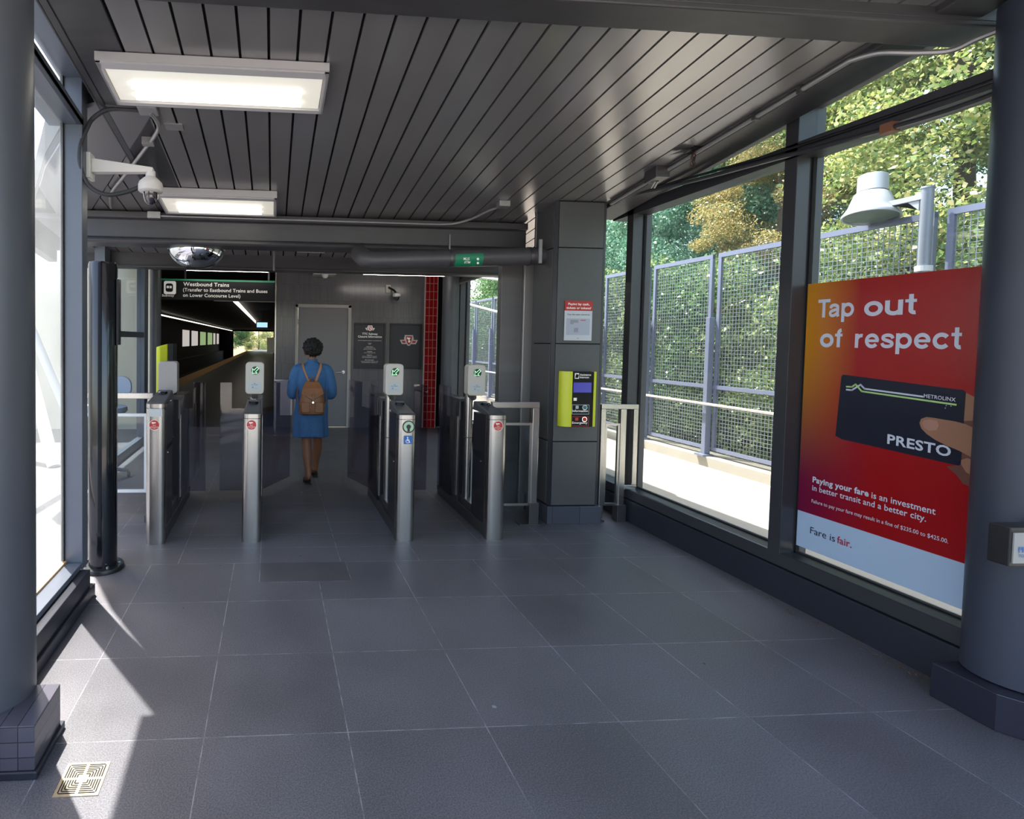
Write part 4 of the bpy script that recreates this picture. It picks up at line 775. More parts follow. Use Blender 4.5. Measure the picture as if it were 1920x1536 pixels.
b = MB(); b.tube([(2.39,5.12,2.474),(2.42,5.12,2.476)], .088, 28); b.build('coupling', steel_dk, t, smooth=True); b = MB(); b.tube([(1.625,5.12,2.435),(1.645,5.12,2.436)], .087, 28); b.box(1.628,1.642,5.11,5.13,2.50,2.66); b.build('strap_hanger', steel_dk, t)
b = MB(); n_ = 12; xs = (1.67, 1.935); A0, A1 = -110, -20
for i in range(n_):
    a, c = [math.radians(A0+(A1-A0)*q/n_) for q in (i, i+1)]
    zc = [2.40+.0515*(x-.95) for x in xs]
    b.add([(xs[0],5.12-.0845*math.cos(a)*1 if False else 5.12+.0845*math.sin(a),zc[0]-.0845*math.cos(a)),(xs[1],5.12+.0845*math.sin(a),zc[1]-.0845*math.cos(a)),(xs[1],5.12+.0845*math.sin(c),zc[1]-.0845*math.cos(c)),(xs[0],5.12+.0845*math.sin(c),zc[0]-.0845*math.cos(c))], [(0,1,2,3)])
b.build('green_label', green_m, t, smooth=True)
b = MB(); put_text(b, 'STM', (1.80, 5.032, 2.435), (-1,0,0), (0,.25,-.97), .022, .055, .02); put_text(b, 'STM', (1.755, 5.048, 2.385), (1,0,0), (0,-.6,.8), .022, .055, .02)
b.disc((1.88,5.034,2.425), .012, 'y', 12); b.disc((1.885,5.046,2.39), .011, 'y', 12); b.build('lettering', sign_w, t)
b = MB(); b.cyl((2.47,5.12,2.56),(2.47,5.12,CZ(5.12)), .006, 8); b.build('threaded_rod', steel_dk, t); b = MB(); b.box(2.455,2.485,5.02,5.04,2.40,2.62); b.build('hanger_strap', galv, t)
t = thing('conduit', (.4, 5.4, 2.82), 'long thin conduit along the front of the rear cross beam ending at a small box', 'conduit')
b = MB(); b.tube([(-1.2,5.42,2.815),(.9,5.42,2.815),(1.5,5.42,2.815)]+spline([(1.55,5.42,2.815),(1.75,5.40,2.82),(1.9,5.30,2.85),(2.0,5.12,CZ(5.12)-.03),(2.06,5.02,CZ(5.02)-.03)],5), .012, 8); b.build('pipe', galv, t, smooth=True)
b = MB(); slab(b, 2.03,2.13,4.93,5.02,lambda y: CZ(y)-.05, CZ); b.build('junction_box', galv, t, bevel=.003); b = MB(); b.box(-1.2,-1.08,5.40,5.45,2.79,2.85); b.build('coupling', galv, t)
t = thing('conduit', (3.2, 4.0, 3.0), 'conduit along the right ceiling edge, swooping down at the front beam', 'conduit')
b = MB(); b.tube([(3.03,y,CZ(y)-.03) for y in np.linspace(4.85,2.78,8)]+spline([(3.03,2.78,CZ(2.78)-.03),(3.08,2.68,3.165),(3.17,2.58,3.12),(3.25,2.50,3.095),(3.28,2.42,3.11),(3.30,2.30,3.115),(3.30,2.1,3.13),(3.3,1.9,3.15)],5), .014, 8); b.build('pipe', galv, t, smooth=True)
for y in (3.35, 3.05): b = MB(); b.box(3.01,3.05,y-.012,y+.012,CZ(y)-.05,CZ(y)-.005); b.build('clamp', steel_dk, t)
t = thing('conduit', (3.3, 3.6, 2.9), 'dark conduit bundle running under the right window transom', 'conduit')
b = MB(); b.tube(spline([(3.06,4.85,2.93),(3.12,4.62,2.955),(3.24,4.1,2.93),(3.31,3.5,2.90),(3.315,3.0,2.86),(3.31,2.6,2.83),(3.29,2.3,2.83),(3.25,2.15,2.85)],6), .016, 8); b.build('pipe', frame_m, t, smooth=True)
b = MB(); b.tube(spline([(3.04,4.7,2.95),(3.2,4.3,2.965),(3.30,3.6,2.94),(3.325,3.0,2.92),(3.325,2.4,2.905),(3.3,2.15,2.92)],6), .010, 8); b.build('cable', dark_m, t, smooth=True)
b = MB(); b.box(3.29,3.34,2.78,2.84,2.82,2.87); b.build('coupling', mat('rusty', (.22,.09,.05), .6), t)
t = thing('junction_box', (2.96, 4.1, 3.02), 'open metal junction box hanging from the ceiling near the pillar', 'junction box')
b = MB(); slab(b, 2.93,3.04,4.12,4.26,lambda y: CZ(y)-.09, CZ); b.build('box', steel_dk, t, bevel=.003); b = MB(); b.tube([(3.0,4.2,CZ(4.2)-.09),(3.01,4.25,CZ(4.25)-.12)],.01,6); b.tube([(2.98,4.2,CZ(4.2)-.09),(2.99,4.26,CZ(4.25)-.12)],.008,6); b.build('cable_gland', galv, t)
t = thing('loose_wires', (2.97, 3.85, 3.05), 'black cover plate with loose wires dangling from the ceiling', 'wires')
b = MB(); b.add([(2.88,3.92,CZ(3.9)-.02),(2.99,3.88,CZ(3.9)-.005),(3.0,3.80,CZ(3.8)-.012),(2.90,3.82,CZ(3.8)-.03)], [(0,1,2,3)]); slab(b, 2.98,3.06,3.8,3.9,lambda y: CZ(y)-.012, CZ); b.build('cover_plate', dark_m, t)
for i in range(5):
    b = MB(); q = [(3.01+random.uniform(-.02,.02), 3.85+random.uniform(-.02,.02), CZ(3.85)-.01-.03*k) for k in range(5)]; b.tube(spline(q,3), .0035, 6); b.build('wire', [mat('wire_c%d' % i, random.choice([(.05,.02,.02),(.1,.03,.02),(.03,.03,.03)]), .5)], t)
# ================================================================== FLOOR DRAIN
t = thing('floor_drain', (-.69, 2.07, 0), 'square bronze slotted floor drain in the sunlit patch', 'floor drain')
b = MB(); b.box(-.77,-.61,1.99,2.15,-.001,.003); b.m = 1
for k in range(1, 8):
    r = .009*k+.004
    for sg in (-1, 1):
        for g_ in ((-r, -.006), (.006, r)):
            if k < 2: continue
            b.box(-.69+g_[0]*.97, -.69+g_[1]*.97, 2.07+sg*r-.0022, 2.07+sg*r+.0022, .003, .0036); b.box(-.69+sg*r-.0022, -.69+sg*r+.0022, 2.07+g_[0]*.97, 2.07+g_[1]*.97, .003, .0036)
b.build('grate', [brown_m, black_m], t)
vs_, fs_ = [], []
for q in range(110):
    yy = 2.30+random.random()**2*1.3; xx = 3.30-abs(random.gauss(0,.035)); a = random.uniform(0,6.3); l_ = random.uniform(.006,.018); w_ = l_*random.uniform(.15,.6); z_ = .003+random.random()*.004
    for p_, r_ in ((l_,0),(0,w_),(-l_,0),(0,-w_)): vs_.append((xx+p_*math.cos(a)-r_*math.sin(a), yy+p_*math.sin(a)+r_*math.cos(a), z_+random.random()*.004))
    fs_.append((4*q,4*q+1,4*q+2,4*q+3))
b = MB(); b.add(vs_, fs_); tag(b.build('leaf_litter', mat('litter_brown', (.16,.11,.06), .8)), 'brown dry leaf litter along the foot of the right window curb', 'litter', None, 'stuff')
# ================================================================== WOMAN
def skinned(name, pts, edges, radii, m, parent, sub=2, root=0):
    me = bpy.data.meshes.new(name); me.from_pydata(pts, edges, []); o = bpy.data.objects.new(name, me); COL.objects.link(o); o.parent = parent
    sk = o.modifiers.new('skin', 'SKIN'); o.modifiers.new('sub', 'SUBSURF').levels = sub; o.modifiers['sub'].render_levels = sub
    for i, r in enumerate(radii): me.skin_vertices[0].data[i].radius = (r, r) if isinstance(r, float) else r
    me.skin_vertices[0].data[root].use_root = True; sk.use_smooth_shade = True; me.materials.append(m); return o
wt = thing('person', (.455, 6.38, 0), 'woman in a blue denim dress and sandals walking away through the gates', 'person')
P = {}; pts = []; rad = []; ed = []
def J(n, p, r, frm=None):
    P[n] = len(pts); pts.append(p); rad.append(r)
    if frm: ed.append((P[frm], P[n]))
J('pel',(0,0,.88),(.135,.10)); J('sp',(0,.0,1.06),(.11,.085),'pel'); J('ch',(0,-.005,1.24),(.13,.09),'sp'); J('nb',(0,-.0,1.37),(.055,.05),'ch'); J('nk',(0,.01,1.43),(.042,.042),'nb'); J('jaw',(0,.02,1.475),(.06,.065),'nk'); J('hd',(0,.02,1.545),(.073,.085),'jaw'); J('top',(0,.015,1.60),(.055,.065),'hd')
for s, n in ((-1,'L'),(1,'R')):
    J('sh'+n,(s*.155,-.005,1.315),(.05,.05),'ch'); J('ua'+n,(s*.205,-.01,1.19),(.042,.042),'sh'+n); J('el'+n,(s*.225,-.02,1.05),(.035,.035),'ua'+n); J('fa'+n,(s*.205,.08,1.03),(.032,.032),'el'+n); J('wr'+n,(s*.13,.19,1.04),(.022,.022),'fa'+n); J('hn'+n,(s*.10,.25,1.05),(.03,.018),'wr'+n)
    for k, (fx, fl_) in enumerate(((-.018,.055),(-.006,.065),(.006,.06),(.018,.045))):
        J('f%d%s' % (k,n),(s*(.085+fx*.3), .275+.005*k, 1.075-fx*1.2),(.0085,.0085),'hn'+n); J('g%d%s' % (k,n),(s*(.05), .275+fl_*.3, 1.075-fx*1.2),(.007,.007),'f%d%s' % (k,n))
    J('t'+n,(s*.085,.235,1.085),(.009,.009),'hn'+n)
J('hL',(-.075,0,.82),(.085,.085),'pel'); J('kL',(-.055,.02,.47),(.060,.060),'hL'); J('cL',(-.045,-.035,.33),(.062,.062),'kL'); J('aL',(-.03,-.075,.10),(.03,.032),'cL'); J('heL',(-.03,-.095,.05),(.03,.03),'aL'); J('toL',(-.045,.03,.028),(.038,.02),'aL'); J('tpL',(-.05,.09,.025),(.03,.014),'toL')
J('hR',(.075,.01,.82),(.085,.085),'pel'); J('kR',(.085,.12,.48),(.060,.060),'hR'); J('cR',(.085,.18,.34),(.058,.06),'kR'); J('aR',(.07,.26,.13),(.03,.032),'cR'); J('heR',(.075,.235,.075),(.028,.028),'aR'); J('toR',(.06,.37,.035),(.038,.02),'aR'); J('tpR',(.055,.43,.028),(.03,.014),'toR')
rad = [tuple(float(a) for a in r) for r in rad]
skinned('body', pts, ed, rad, skin, wt)
# dress (body loft + sleeves, voxel joined)
b = MB(); rings = [(1.405,.062,.052,0),(1.385,.085,.06,0),(1.36,.145,.078,0),(1.325,.19,.098,-.002),(1.24,.195,.112,-.005),(1.12,.182,.112,-.0),(1.0,.18,.118,0),(.88,.19,.135,0),(.74,.20,.155,.01),(.62,.205,.172,.02),(.545,.207,.18,.025)]
n = 40; vs = []
for i, (z, rx, ry, oy) in enumerate(rings):
    for t_ in range(n):
        a = t_*2*PI/n; w_ = 1+.05*min(1, max(0,(1.1-z)/.4))*math.sin(a*7+z*4)+.02*math.sin(a*13+z*9); vs.append((rx*math.cos(a)*w_-.012*(z<.8), oy+ry*math.sin(a)*w_, z+(.012*math.sin(a*3) if i == len(rings)-1 else 0)))
fs = [(i*n+t_, (i+1)*n+t_, (i+1)*n+(t_+1)%n, i*n+(t_+1)%n) for i in range(len(rings)-1) for t_ in range(n)]+[tuple(range(n)), tuple(range((len(rings)-1)*n, len(rings)*n))[::-1]]
off = wt.location
b.add([tuple(Vector(v)+off) for v in vs], fs)
for s in (-1, 1): b.tube([tuple(Vector(q)+off) for q in spline([(s*.10,0,1.325),(s*.165,-.005,1.315),(s*.208,-.012,1.20),(s*.228,-.022,1.08),(s*.226,.005,1.03),(s*.212,.055,1.022)],5)], [.06]*5+[.066]*5+[.063]*5+[.061]*5+[.058]*5+[.056], 20)
dr = b.build('dress', denim, wt, smooth=True); rm = dr.modifiers.new('rm', 'REMESH'); rm.mode = 'VOXEL'; rm.voxel_size = .009; rm.use_smooth_shade = True; dr.modifiers.new('sm','SMOOTH').iterations = 3
b = MB(); b.lathe(tuple(off+Vector((0,0,0))), [(.058,1.40),(.066,1.425),(.06,1.435),(.05,1.43)], 24); b.build('collar', denim, wt, smooth=True)
# hair: lumpy curls
bm = bmesh.new(); bmesh.ops.create_icosphere(bm, subdivisions=5, radius=1)
for v in bm.verts:
    c = v.co.copy(); q = c.normalized(); r = .116+.020*noise.noise(q*5)+.010*noise.noise(q*13)+.006*noise.noise(q*30)
    v.co = Vector((q.x*r*.98, q.y*r*1.05, q.z*r*.98+(.0 if q.z > 0 else .012)))+Vector((.004,-.012,1.565))
    if v.co.z < 1.505 and q.y > -.1: v.co.y *= .6
me = bpy.data.meshes.new('hair'); bm.to_mesh(me); bm.free(); me.polygons.foreach_set('use_smooth', [True]*len(me.polygons)); me.materials.append(hair_m); hr = bpy.data.objects.new('hair', me); COL.objects.link(hr); hr.parent = wt
for s in (-1, 1):
    b = MB(); b.tube([tuple(off+Vector(q)) for q in ((s*.075,.03,1.535),(s*.088,.022,1.525),(s*.088,.02,1.495),(s*.078,.025,1.475))],[.008,.014,.013,.006],10); b.build('ear', skin, wt, smooth=True)
# face: nose, eyes and mouth on the far side
b = MB(); b.tube([tuple(off+Vector(q)) for q in ((0,.105,1.56),(0,.118,1.535),(0,.112,1.522))],[.008,.013,.009],8); b.build('nose', skin, wt, smooth=True)
for s in (-1,1): b = MB(); b.lathe(tuple(off+Vector((s*.03,.096,1.553))),[(.004,-.008),(.010,0),(.004,.008)],10); b.build('eye', white, wt, smooth=True)
b = MB(); b.tube([tuple(off+Vector(q)) for q in ((-.024,.098,1.497),(0,.106,1.495),(.024,.098,1.497))],[.003,.007,.003],8); b.build('mouth', mat('lips',(.25,.06,.05),.5), wt, smooth=True)
for (x0, y0, z0, x1, y1, z1) in ((-.03,-.115,.014,-.05,.115,.010),(.075,.22,.02,.055,.45,.012)):
    b = MB(); d_ = Vector((x1-x0, y1-y0, z1-z0)); 
    pr_ = [(-.03,0),(-.033,.25),(-.034,.6),(-.042,.8),(-.03,1),(.03,1),(.042,.8),(.036,.6),(.032,.25),(.03,0)]
    b.add([tuple(off+Vector((x0,y0,z))+Vector((p[0],0,0))+d_*p[1]) for z in (z0-.010, z0) for p in pr_], [tuple(range(10))[::-1], tuple(range(10,20))]+[(i,(i+1)%10,(i+1)%10+10,i+10) for i in range(10)])
    sd_ = b.build('sandal', blackrub, wt, bevel=.002)
    b = MB(); c0 = Vector((x0,y0,z0))+d_*.62; b.tube([tuple(off+c0+Vector(q)) for q in ((-.04,-.03,0),(-.03,-.005,.035),(0,.02,.045),(.03,-.005,.035),(.04,-.03,0))], .011, 8); b.build('strap', blackrub, sd_, smooth=True)
# backpack
bt = thing('backpack', (.445, 6.22, .82), 'tan leather backpack with flap worn by the walking woman', 'backpack')
b = MB(); n = 28
def bring(z, w, d, y): return [(.445+math.copysign(abs(math.cos(a))**.55, math.cos(a))*w, y+math.copysign(abs(math.sin(a))**.6, math.sin(a))*d, z) for a in [t_*2*PI/n for t_ in range(n)]]
prof = [(.815,.120,.05,6.215),(.83,.142,.068,6.205),(.90,.146,.074,6.20),(1.0,.135,.070,6.205),(1.08,.115,.06,6.215),(1.13,.095,.05,6.225),(1.17,.075,.035,6.235),(1.19,.05,.02,6.24)]
vs = [q for p in prof for q in bring(*p)]; fs = [(i*n+t_, i*n+(t_+1)%n, (i+1)*n+(t_+1)%n, (i+1)*n+t_) for i in range(len(prof)-1) for t_ in range(n)]+[tuple(range(n))[::-1], tuple(range((len(prof)-1)*n, len(prof)*n))]
b.add(vs, fs); b.build('bag', leather, bt, smooth=True)
b = MB(); fl_p = [(-.075,1.19,6.19),(.075,1.19,6.19),(.11,1.12,6.155),(.125,1.06,6.128),(.06,1.02,6.122),(0,.985,6.118),(-.06,1.02,6.122),(-.125,1.06,6.128),(-.11,1.12,6.155)]
b.add([(.445+p[0], p[2]-.012, p[1]) for p in fl_p]+[(.445+p[0], p[2]+.03, p[1]) for p in fl_p], [tuple(range(9)), tuple(range(17,8,-1))]+[(i,(i+1)%9,(i+1)%9+9,i+9) for i in range(9)]); b.build('flap', mat('flap_leather', (.25,.095,.028), .45, noise_amt=.3, noise_scale=15, bump=.3), bt, bevel=.006)
b = MB(); b.box(.437,.460,6.095,6.11,.91,1.06); b.build('closure_strap', leather_dk, bt, bevel=.002); b = MB(); b.cyl((.4485,6.10,.965),(.4485,6.088,.965),.012,14); b.build('buckle', chrome, bt)
for s in (-1, 1):
    b = MB(); b.prism([(.445+s*.075+q[0]-.0, .905+q[1]) for q in rrect(.10,.12,.02)], (0,6.125,0), UX, UZ, (0,.03,0)); b.build('side_pocket', leather, bt, bevel=.008)
    b = MB(); pp = spline([(.445+s*.03,6.215,1.17),(.445+s*.06,6.25,1.24),(.445+s*.095,6.285,1.33),(.445+s*.105,6.325,1.385),(.445+s*.105,6.39,1.39)],5); w_ = .013
    vs = []; 
    for q in pp: vs += [tuple(Vector(q)+Vector((-w_,-.0,.004))), tuple(Vector(q)+Vector((w_,0,-.004))), tuple(Vector(q)+Vector((w_,.006,-.002))), tuple(Vector(q)+Vector((-w_,.006,.006)))]
    k_ = len(pp); b.add(vs, [(4*i+j, 4*i+(j+1)%4, 4*i+4+(j+1)%4, 4*i+4+j) for i in range(k_-1) for j in range(4)]+[(0,1,2,3),(4*k_-1,4*k_-2,4*k_-3,4*k_-4)]); b.build('shoulder_strap', mat('strap_tan', (.42,.20,.09), .5) if s < 0 else bpy.data.materials['strap_tan'], bt)
    b = MB(); b.tube(spline([(.445+s*.13,6.20,.90),(.445+s*.165,6.27,1.0),(.445+s*.155,6.33,1.12)],4), .007, 6); b.build('lower_strap', leather_dk, bt)
b = MB(); b.tube(spline([(.415,6.22,1.17),(.42,6.215,1.215),(.445,6.212,1.23),(.47,6.215,1.215),(.475,6.22,1.17)],5), .007, 8); b.build('carry_loop', leather_dk, bt, smooth=True)
# ================================================================== OUTSIDE LEFT
k = NT('frosted_canopy'); k.t.nodes.remove(k.b); q1 = k.n('BsdfDiffuse'); q2 = k.n('BsdfTranslucent'); q1.inputs[0].default_value = (.8,.8,.76,1); q2.inputs[0].default_value = (.85,.86,.84,1)
q3 = k.n('MixShader'); q3.inputs[0].default_value = .55; k.l(q1.outputs[0], q3.inputs[1]); k.l(q2.outputs[0], q3.inputs[2]); k.l(q3.outputs[0], k.t.nodes['Material Output'].inputs[0]); glow_canopy = k.m
b = MB(); b.box(-9, -8.7, 2, 30, 0, 4.5); b.box(-9,-2.2,10.2,10.4,0,3.3); struct(b.build('wall_left', creamwall))
t = thing('office_chair', (-2.0, 6.6, 0), 'grey swivel chair on a star base outside behind the left barrier glass', 'chair')
b = MB(); b.lathe((-2.0,6.6,.80), [(.05,-.03),(.28,-.03),(.31,.0),(.30,.045),(.2,.06),(.02,.06)], 32); b.build('seat', chair_bl, t, smooth=True)
b = MB(); b.prism([(-1.86+q[0], 1.06+q[1]) for q in rrect(.34,.26,.11)], (0,6.78,0), UX, UZ, (0,.05,0)); b.build('backrest', chair_bl, t, bevel=.01)
b = MB(); b.cyl((-2.0,6.6,.12),(-2.0,6.6,.50),.045,16); b.cyl((-2.0,6.6,.45),(-2.0,6.6,.78),.025,16); b.build('gas_column', chair_st, t, smooth=True)
for k in range(5):
    a = k*72+20; e = (-2.0+.32*math.cos(math.radians(a)), 6.6+.32*math.sin(math.radians(a))); b = MB(); b.tube([(-2.0,6.6,.13),(*e,.07)], [.03,.018], 8); l_ = b.build('base_leg', chair_st, t, smooth=True)
    b = MB(); b.cyl((e[0]-.015,e[1],.028),(e[0]+.015,e[1],.028),.028,12); b.build('caster', blackrub, l_)
b = MB(); b.tube([(-1.9,6.72,.80),(-1.86,6.80,1.0)], .015, 8); b.build('back_support', chair_st, t)
for i, (p0, p1, r, lab) in enumerate((((-2.75,7.2,0),(-4.9,9.6,4.6),.08,'broad white slanted canopy strut outside the left window'),((-2.3,6.6,.6),(-3.4,6.0,3.9),.05,'thin white slanted brace outside the left window'))):
    o = MB().tube([p0,p1], r, 12).build('canopy_strut', mat('canopy_white_%d' % i, (.66,.70,.76), .5), smooth=True); tag(o, lab, 'strut')
t = thing('canopy_glazing', (-5.2, 9, 0), 'pale translucent canopy wall with thin bars outside the left window', 'canopy')
b = MB(); b.box(-5.25,-5.2,4.5,16,0,5.5); b.build('glazing', glow_canopy, t)
b = MB()
for z in (1.1,2.1,3.1,4.1): b.box(-5.2,-5.17,4.5,16,z,z+.03)
for y in (6.5,8.5,10.5,12.5,14.5): b.box(-5.2,-5.17,y,y+.04,0,5.5)
b.build('bars', mat('canopy_bar', (.45,.5,.56), .5), t)
o = MB().tube([(-1.75,3.5,.35),(-3.2,5.9,1.05)], .035, 10).build('handrail', mat('tan_rail', (.62,.50,.42), .5), smooth=True); tag(o, 'sloping pale tan handrail outside the left window', 'handrail')
# ================================================================== FENCE AND WALKWAY OUTSIDE RIGHT
b = MB(); b.box(3.62, 6.35, -6, 45, -.12, -.02); struct(b.build('floor', walk_m))
b = MB(); b.box(6.0, 6.4, -6, 45, -.1, .12); struct(b.build('baseboard_right', concrete, bevel=.01))
FX = 6.12; PITCHF = 1.30; Y0F = 7.30
def fence_panel(yc_lo, label):
    t = thing('mesh_fence_section', (FX, yc_lo+PITCHF/2, .2), label, 'fence panel', 'mesh fence panels along the walkway')
    ya, yb = yc_lo+.05, yc_lo+PITCHF-.05; b = MB(); w = .05
    b.box(FX-.02,FX+.02,ya,ya+w,.20,2.92); b.box(FX-.02,FX+.02,yb-w,yb,.20,2.92); b.box(FX-.021,FX+.021,ya,yb,2.87,2.93); b.box(FX-.021,FX+.021,ya,yb,.20,.25); b.box(FX-.03,FX+.02,ya,yb,1.06,1.11)
    b.build('frame', fence_m, t)
    b = MB(); y = ya+w+.04
    while y < yb-w: b.box(FX-.003,FX+.003,y-.0025,y+.0025,.25,2.87); y += .05
    z = .30
    while z < 2.87: b.box(FX-.004,FX+.002,ya+w,yb-w,z-.0025,z+.0025); z += .05
    b.build('wire_mesh', wire_m, t); return t
def fence_post(y, label):
    t = thing('steel_upright', (FX-.06, y, .12), label, 'fence post', 'mesh fence posts along the walkway')
    b = MB(); b.box(FX-.10,FX-.02,y-.035,y+.035,.12,2.05); b.build('post', fence_m, t, bevel=.004); b = MB(); b.box(FX-.16,FX+.0,y-.08,y+.08,.12,.145); b.build('foot_plate', fence_m, t); return t
ords = ['nearest the camera behind the red poster', 'directly behind the street lamp pole', 'left of the dark window mullion, facing the walkway', 'second to the left of the dark window mullion', 'just right of the square pillar']
pan = None; lab_p = {-3:'mesh fence panel hidden mostly behind the red poster and column', -2:'mesh fence panel right of the outdoor lamp pole', -1:'mesh fence panel left of the outdoor lamp pole', 0-0:'mesh fence panel beside the dark window mullion', 1:'mesh fence panel in the middle of the big right window', 2:'mesh fence panel at the left edge of the big right window'}
for k in range(-3, 16):
    y = Y0F+(k-1)*PITCHF; lb = lab_p.get(k, 'distant mesh fence panel seen through the rear window or behind the pillar')
    if pan is None: pan = fence_panel(y, lb)
    else: c = copy_tree(pan); c.location.y = y+PITCHF/2; c['label'] = lb
pst = None
for k in range(-3, 16):
    y = Y0F+(k-1)*PITCHF; lb = {-1:'fence post beside the outdoor lamp pole', 0:'fence post behind the dark window mullion', 1:'fence post nearest the mullion in the big right window', 2:'fence post left of centre in the big right window'}.get(k, 'distant fence post seen through the rear window or behind the pillar')
    if pst is None: pst = fence_post(y, lb)
    else: c = copy_tree(pst); c.location.y = y; c['label'] = lb
t = thing('walkway_handrail', (5.98, 8, .86), 'long round metal handrail in front of the mesh fence', 'handrail')
b = MB(); b.tube([(5.96,-3,.855),(5.96,27,.855)], .019, 10); b.build('rail', mat('handrail_metal', (.62,.58,.58), .3, .5), t, smooth=True); b = MB()
for k in range(-3,16): b.cyl((5.96,Y0F+(k-1)*PITCHF,.855),(6.04,Y0F+(k-1)*PITCHF,.855),.012,8)
b.build('bracket', fence_m, t)
# sloped stair rails behind, visible through the rear window
t = thing('stair_rail', (5.2, 14, 0), 'pale double sloping rail seen through the rear window', 'handrail')
srm = mat('stair_rail_paint', (.6,.58,.56), .4)
for dz in (0, -.75): b = MB(); b.tube([(5.2,10.2,2.75+dz),(5.2,17.5,3.9+dz)], .03, 8); b.build('rail', srm, t, smooth=True)
b = MB(); b.cyl((5.2,17.4,-.02),(5.2,17.4,3.9),.03,8); b.build('post', srm, t)
# street lamp
t = thing('outdoor_lamp', (5.95, 4.72, 0), 'white outdoor lamp head on a grey pole outside the right window', 'street lamp')
b = MB(); b.cyl((5.98,4.72,.0),(5.98,4.72,3.13),.044,24); b.lathe((5.98,4.72,3.13),[(.05,0),(.046,.015),(.01,.022)],24); b.build('pole', mat('lamp_pole', (.20,.22,.26), .4, .3), t, smooth=True)
lw = mat('lamp_white', (.33,.345,.38), .35)
b = MB(); b.box(5.94,6.02,4.72,5.16,3.03,3.08); b.hexa([(5.95,4.76,2.93),(6.01,4.76,2.93),(6.01,4.86,3.03),(5.95,4.86,3.03)],[(5.95,4.76,3.03),(6.01,4.76,3.03),(6.01,4.98,3.03),(5.95,4.98,3.03)]); b.build('arm', lw, t, bevel=.004)
def tilt_lathe(c, prof, tx, n=32):
    mbb = MB(); mbb.lathe((0,0,0), [(p[0]*.88,p[1]*.9) for p in prof], n, cap=False); R = Matrix.Rotation(math.radians(9), 3, 'Y') @ Matrix.Rotation(math.radians(tx), 3, 'X'); mbb.v = [tuple(R @ Vector(v)+Vector(c)) for v in mbb.v]; return mbb
lc = (5.98, 5.20, 3.165)
b = tilt_lathe(lc, [(.001,.25),(.125,.25),(.13,.24),(.13,.06),(.135,.05),(.155,.03),(.20,-.12),(.235,-.19),(.25,-.21),(.25,-.235),(.235,-.235),(.225,-.21)], -7); b.build('lamp_head', lw, t, smooth=True)
b = tilt_lathe(lc, [(.136,.045),(.14,.045),(.14,.055),(.136,.058)], -7); b.build('band', steel_dk, t, smooth=True)
b = tilt_lathe(lc, [(.232,-.225),(.2,-.235),(.12,-.245),(.001,-.25)], -7); b.build('lens', mat('lamp_lens', (.08,.11,.10), .15), t, smooth=True)
b = MB(); b.cyl((5.93,5.16,3.06),(6.03,5.16,3.06),.05,20); b.build('pivot', lw, t, smooth=True); b = MB(); b.lathe((5.98,4.72,2.42),[(.057,-.05),(.06,-.05),(.06,0),(.057,0)],20); b.build('tape_band', mat('pale_band',(.5,.52,.55),.5), t)
# ================================================================== VEGETATION
def leaf_mesh(name, clumps, per, size, seed, m):
    r = np.random.default_rng(seed); n = len(clumps)*per
    C = np.repeat(np.array([c[:3] for c in clumps]), per, 0); Rr = np.repeat(np.array([c[3] for c in clumps]), per)
    d = r.normal(size=(n,3)); d /= np.linalg.norm(d,axis=1)[:,None]; rad_ = Rr*(r.random(n)**.45); pos = C+d*rad_[:,None]*np.array([1,1,.75])
    a = r.normal(size=(n,3)); a[:,2] -= .3; a /= np.linalg.norm(a,axis=1)[:,None]; u = np.cross(a, r.normal(size=(n,3))); u /= np.linalg.norm(u,axis=1)[:,None]
    s = size*(.6+.8*r.random(n))[:,None]; v = np.empty((n,4,3)); w = np.cross(a,u)
    v[:,0] = pos-a*s*.5; v[:,1] = pos+u*s*.32+w*s*.08; v[:,2] = pos+a*s*.5; v[:,3] = pos-u*s*.32+w*s*.08
    me = bpy.data.meshes.new(name); me.vertices.add(n*4); me.vertices.foreach_set('co', v.reshape(-1)); me.loops.add(n*4); me.loops.foreach_set('vertex_index', np.arange(n*4)); me.polygons.add(n); me.polygons.foreach_set('loop_start', np.arange(n)*4)
    try: me.polygons.foreach_set('loop_total', np.full(n,4))
    except Exception: pass
    me.materials.append(m); me.update(); me.validate(); return me
def crown_clumps(rx, ry, rz, n, seed, cr):
    r = np.random.default_rng(seed); out = []
    for _ in range(n):
        d = r.normal(size=3); d /= np.linalg.norm(d); q = .55+.45*r.random(); out.append((d[0]*rx*q, d[1]*ry*q, d[2]*rz*q, cr*(.7+.6*r.random())))
    return out
lf_green = m_leaf('leaves_green', [(.030,.085,.020),(.06,.16,.035),(.12,.26,.07),(.26,.40,.16)])
lf_yel = m_leaf('leaves_yellow_green', [(.10,.17,.05),(.24,.34,.10),(.44,.48,.17),(.58,.50,.22)])
lf_org = m_leaf('leaves_with_orange_seeds', [(.14,.18,.05),(.40,.37,.13),(.56,.43,.18),(.52,.36,.15)])
lf_blue = m_leaf('leaves_blue_green', [(.05,.15,.09),(.11,.28,.18),(.22,.42,.30),(.40,.58,.45)])
lf_vine = m_leaf('vine_leaves', [(.05,.11,.03),(.14,.25,.07),(.28,.38,.14),(.42,.46,.20)])
CR = {}
for key, m_, sd_ in (('g', lf_green, 1), ('y', lf_yel, 2), ('o', lf_org, 3), ('b', lf_blue, 4)):
    CR[key] = leaf_mesh('crown', crown_clumps(1.9,2.3,2.3,90,sd_,.46), 560, .06, sd_, m_)
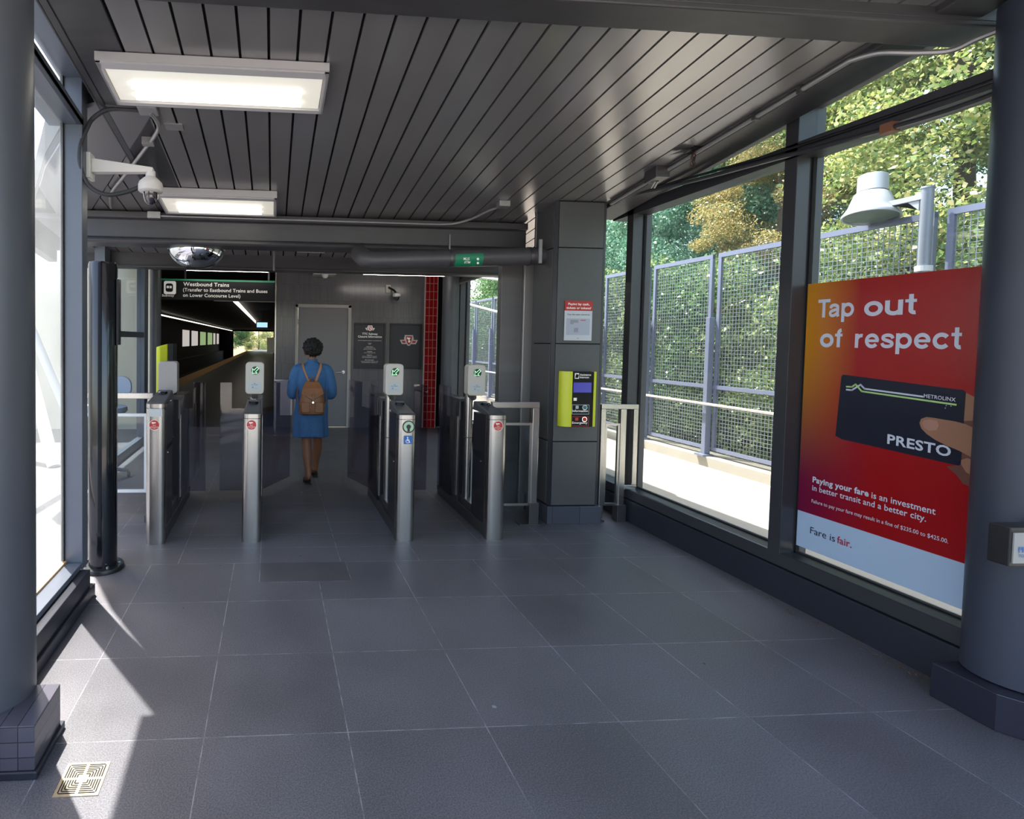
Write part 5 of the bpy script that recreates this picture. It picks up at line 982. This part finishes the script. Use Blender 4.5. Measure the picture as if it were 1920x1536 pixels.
TREES = [('b',9.2,13.0,3.9,'blue green leafy tree seen left of centre in the big right window'),('g',8.6,17.0,3.9,'green tree behind the pillar and rear window'),('g',9.5,21.5,4.2,'farthest green tree seen through the rear window'),('b',9.0,10.6,4.5,'blue green tree above the middle of the mesh fence'),
         ('o',8.3,8.55,3.95,'tree with orange tinted seed clusters above the fence beside the mullion'),('y',8.6,5.9,4.3,'yellow green tree behind the outdoor lamp'),('y',9.6,7.2,7.2,'tall yellow green tree at the top of the right window'),('y',9.2,3.4,5.2,'yellow green tree nearest the right column'),
         ('g',11.6,9.5,6.6,'tall green tree farther behind the orange tinted tree'),('g',11.5,14.5,6.2,'tall dark green tree farther behind, above the blue green trees'),('g',11.8,5.0,7.6,'tall green tree high behind the lamp'),('y',9.3,9.6,6.6,'yellow tinted crown reaching above the blue green trees'),('g',12,19,6.5,'tall green tree at the far left of the window view'),('y',8.8,1.2,4.5,'yellow green tree hidden mostly behind the right column'),('g',-8,92,3,'green tree at the bright far end of the platform'),('y',-2.5,96,2.5,'sunlit yellow green tree at the far end of the platform')]
for key, x, y, z, lab in TREES:
    t = thing('tree', (x, y, -1.5), lab, 'tree'); o = bpy.data.objects.new('crown', CR[key]); COL.objects.link(o); o.parent = t; o.location = (0,0,z+1.5); o.rotation_euler = (0,0,random.uniform(0,6)); o.scale = (.5,.55,.55) if key == 'o' else (1.0,1.0,1.05) if y < 50 else (2.6,1.5,1.6)
    b = MB(); b.tube([(x,y,-1.5),(x+.1,y,z*.5),(x,y+.1,z+1)], [.16,.12,.04], 10); b.build('trunk', bark, t, smooth=True)
SH = leaf_mesh('vine', [(random.uniform(-.35,.35), random.uniform(-1.0,1.0), random.uniform(-1.8,1.7), .45) for _ in range(46)], 330, .065, 9, lf_vine)
SHG = leaf_mesh('vine', [(random.uniform(-.35,.35), random.uniform(-1.0,1.0), random.uniform(-1.8,1.7), .45) for _ in range(46)], 330, .065, 10, lf_green)
for k in range(15):
    near = k < 6
    o = bpy.data.objects.new('climbing_vine', SH if k < 5 or k % 3 == 0 else SHG); COL.objects.link(o); o.location = (7.15+.15*math.sin(k), 1.2+k*1.55, 1.3+.15*math.cos(k*2)); o.rotation_euler = (0,0,PI*(k%2)); tag(o, 'leafy green vine growth pressed close behind the mesh fence', 'vine', 'vines behind the mesh fence')
b = MB(); b.hexa([(6.5,-6,-2),(14,-6,-2),(14,45,-2),(6.5,45,-2)], [(7.6,-6,.2),(14,-6,4.2),(14,45,4.2),(7.6,45,.2)]); o = b.build('earth_bank', earth); tag(o, 'dark earth bank under the trees beyond the mesh fence', 'bank')
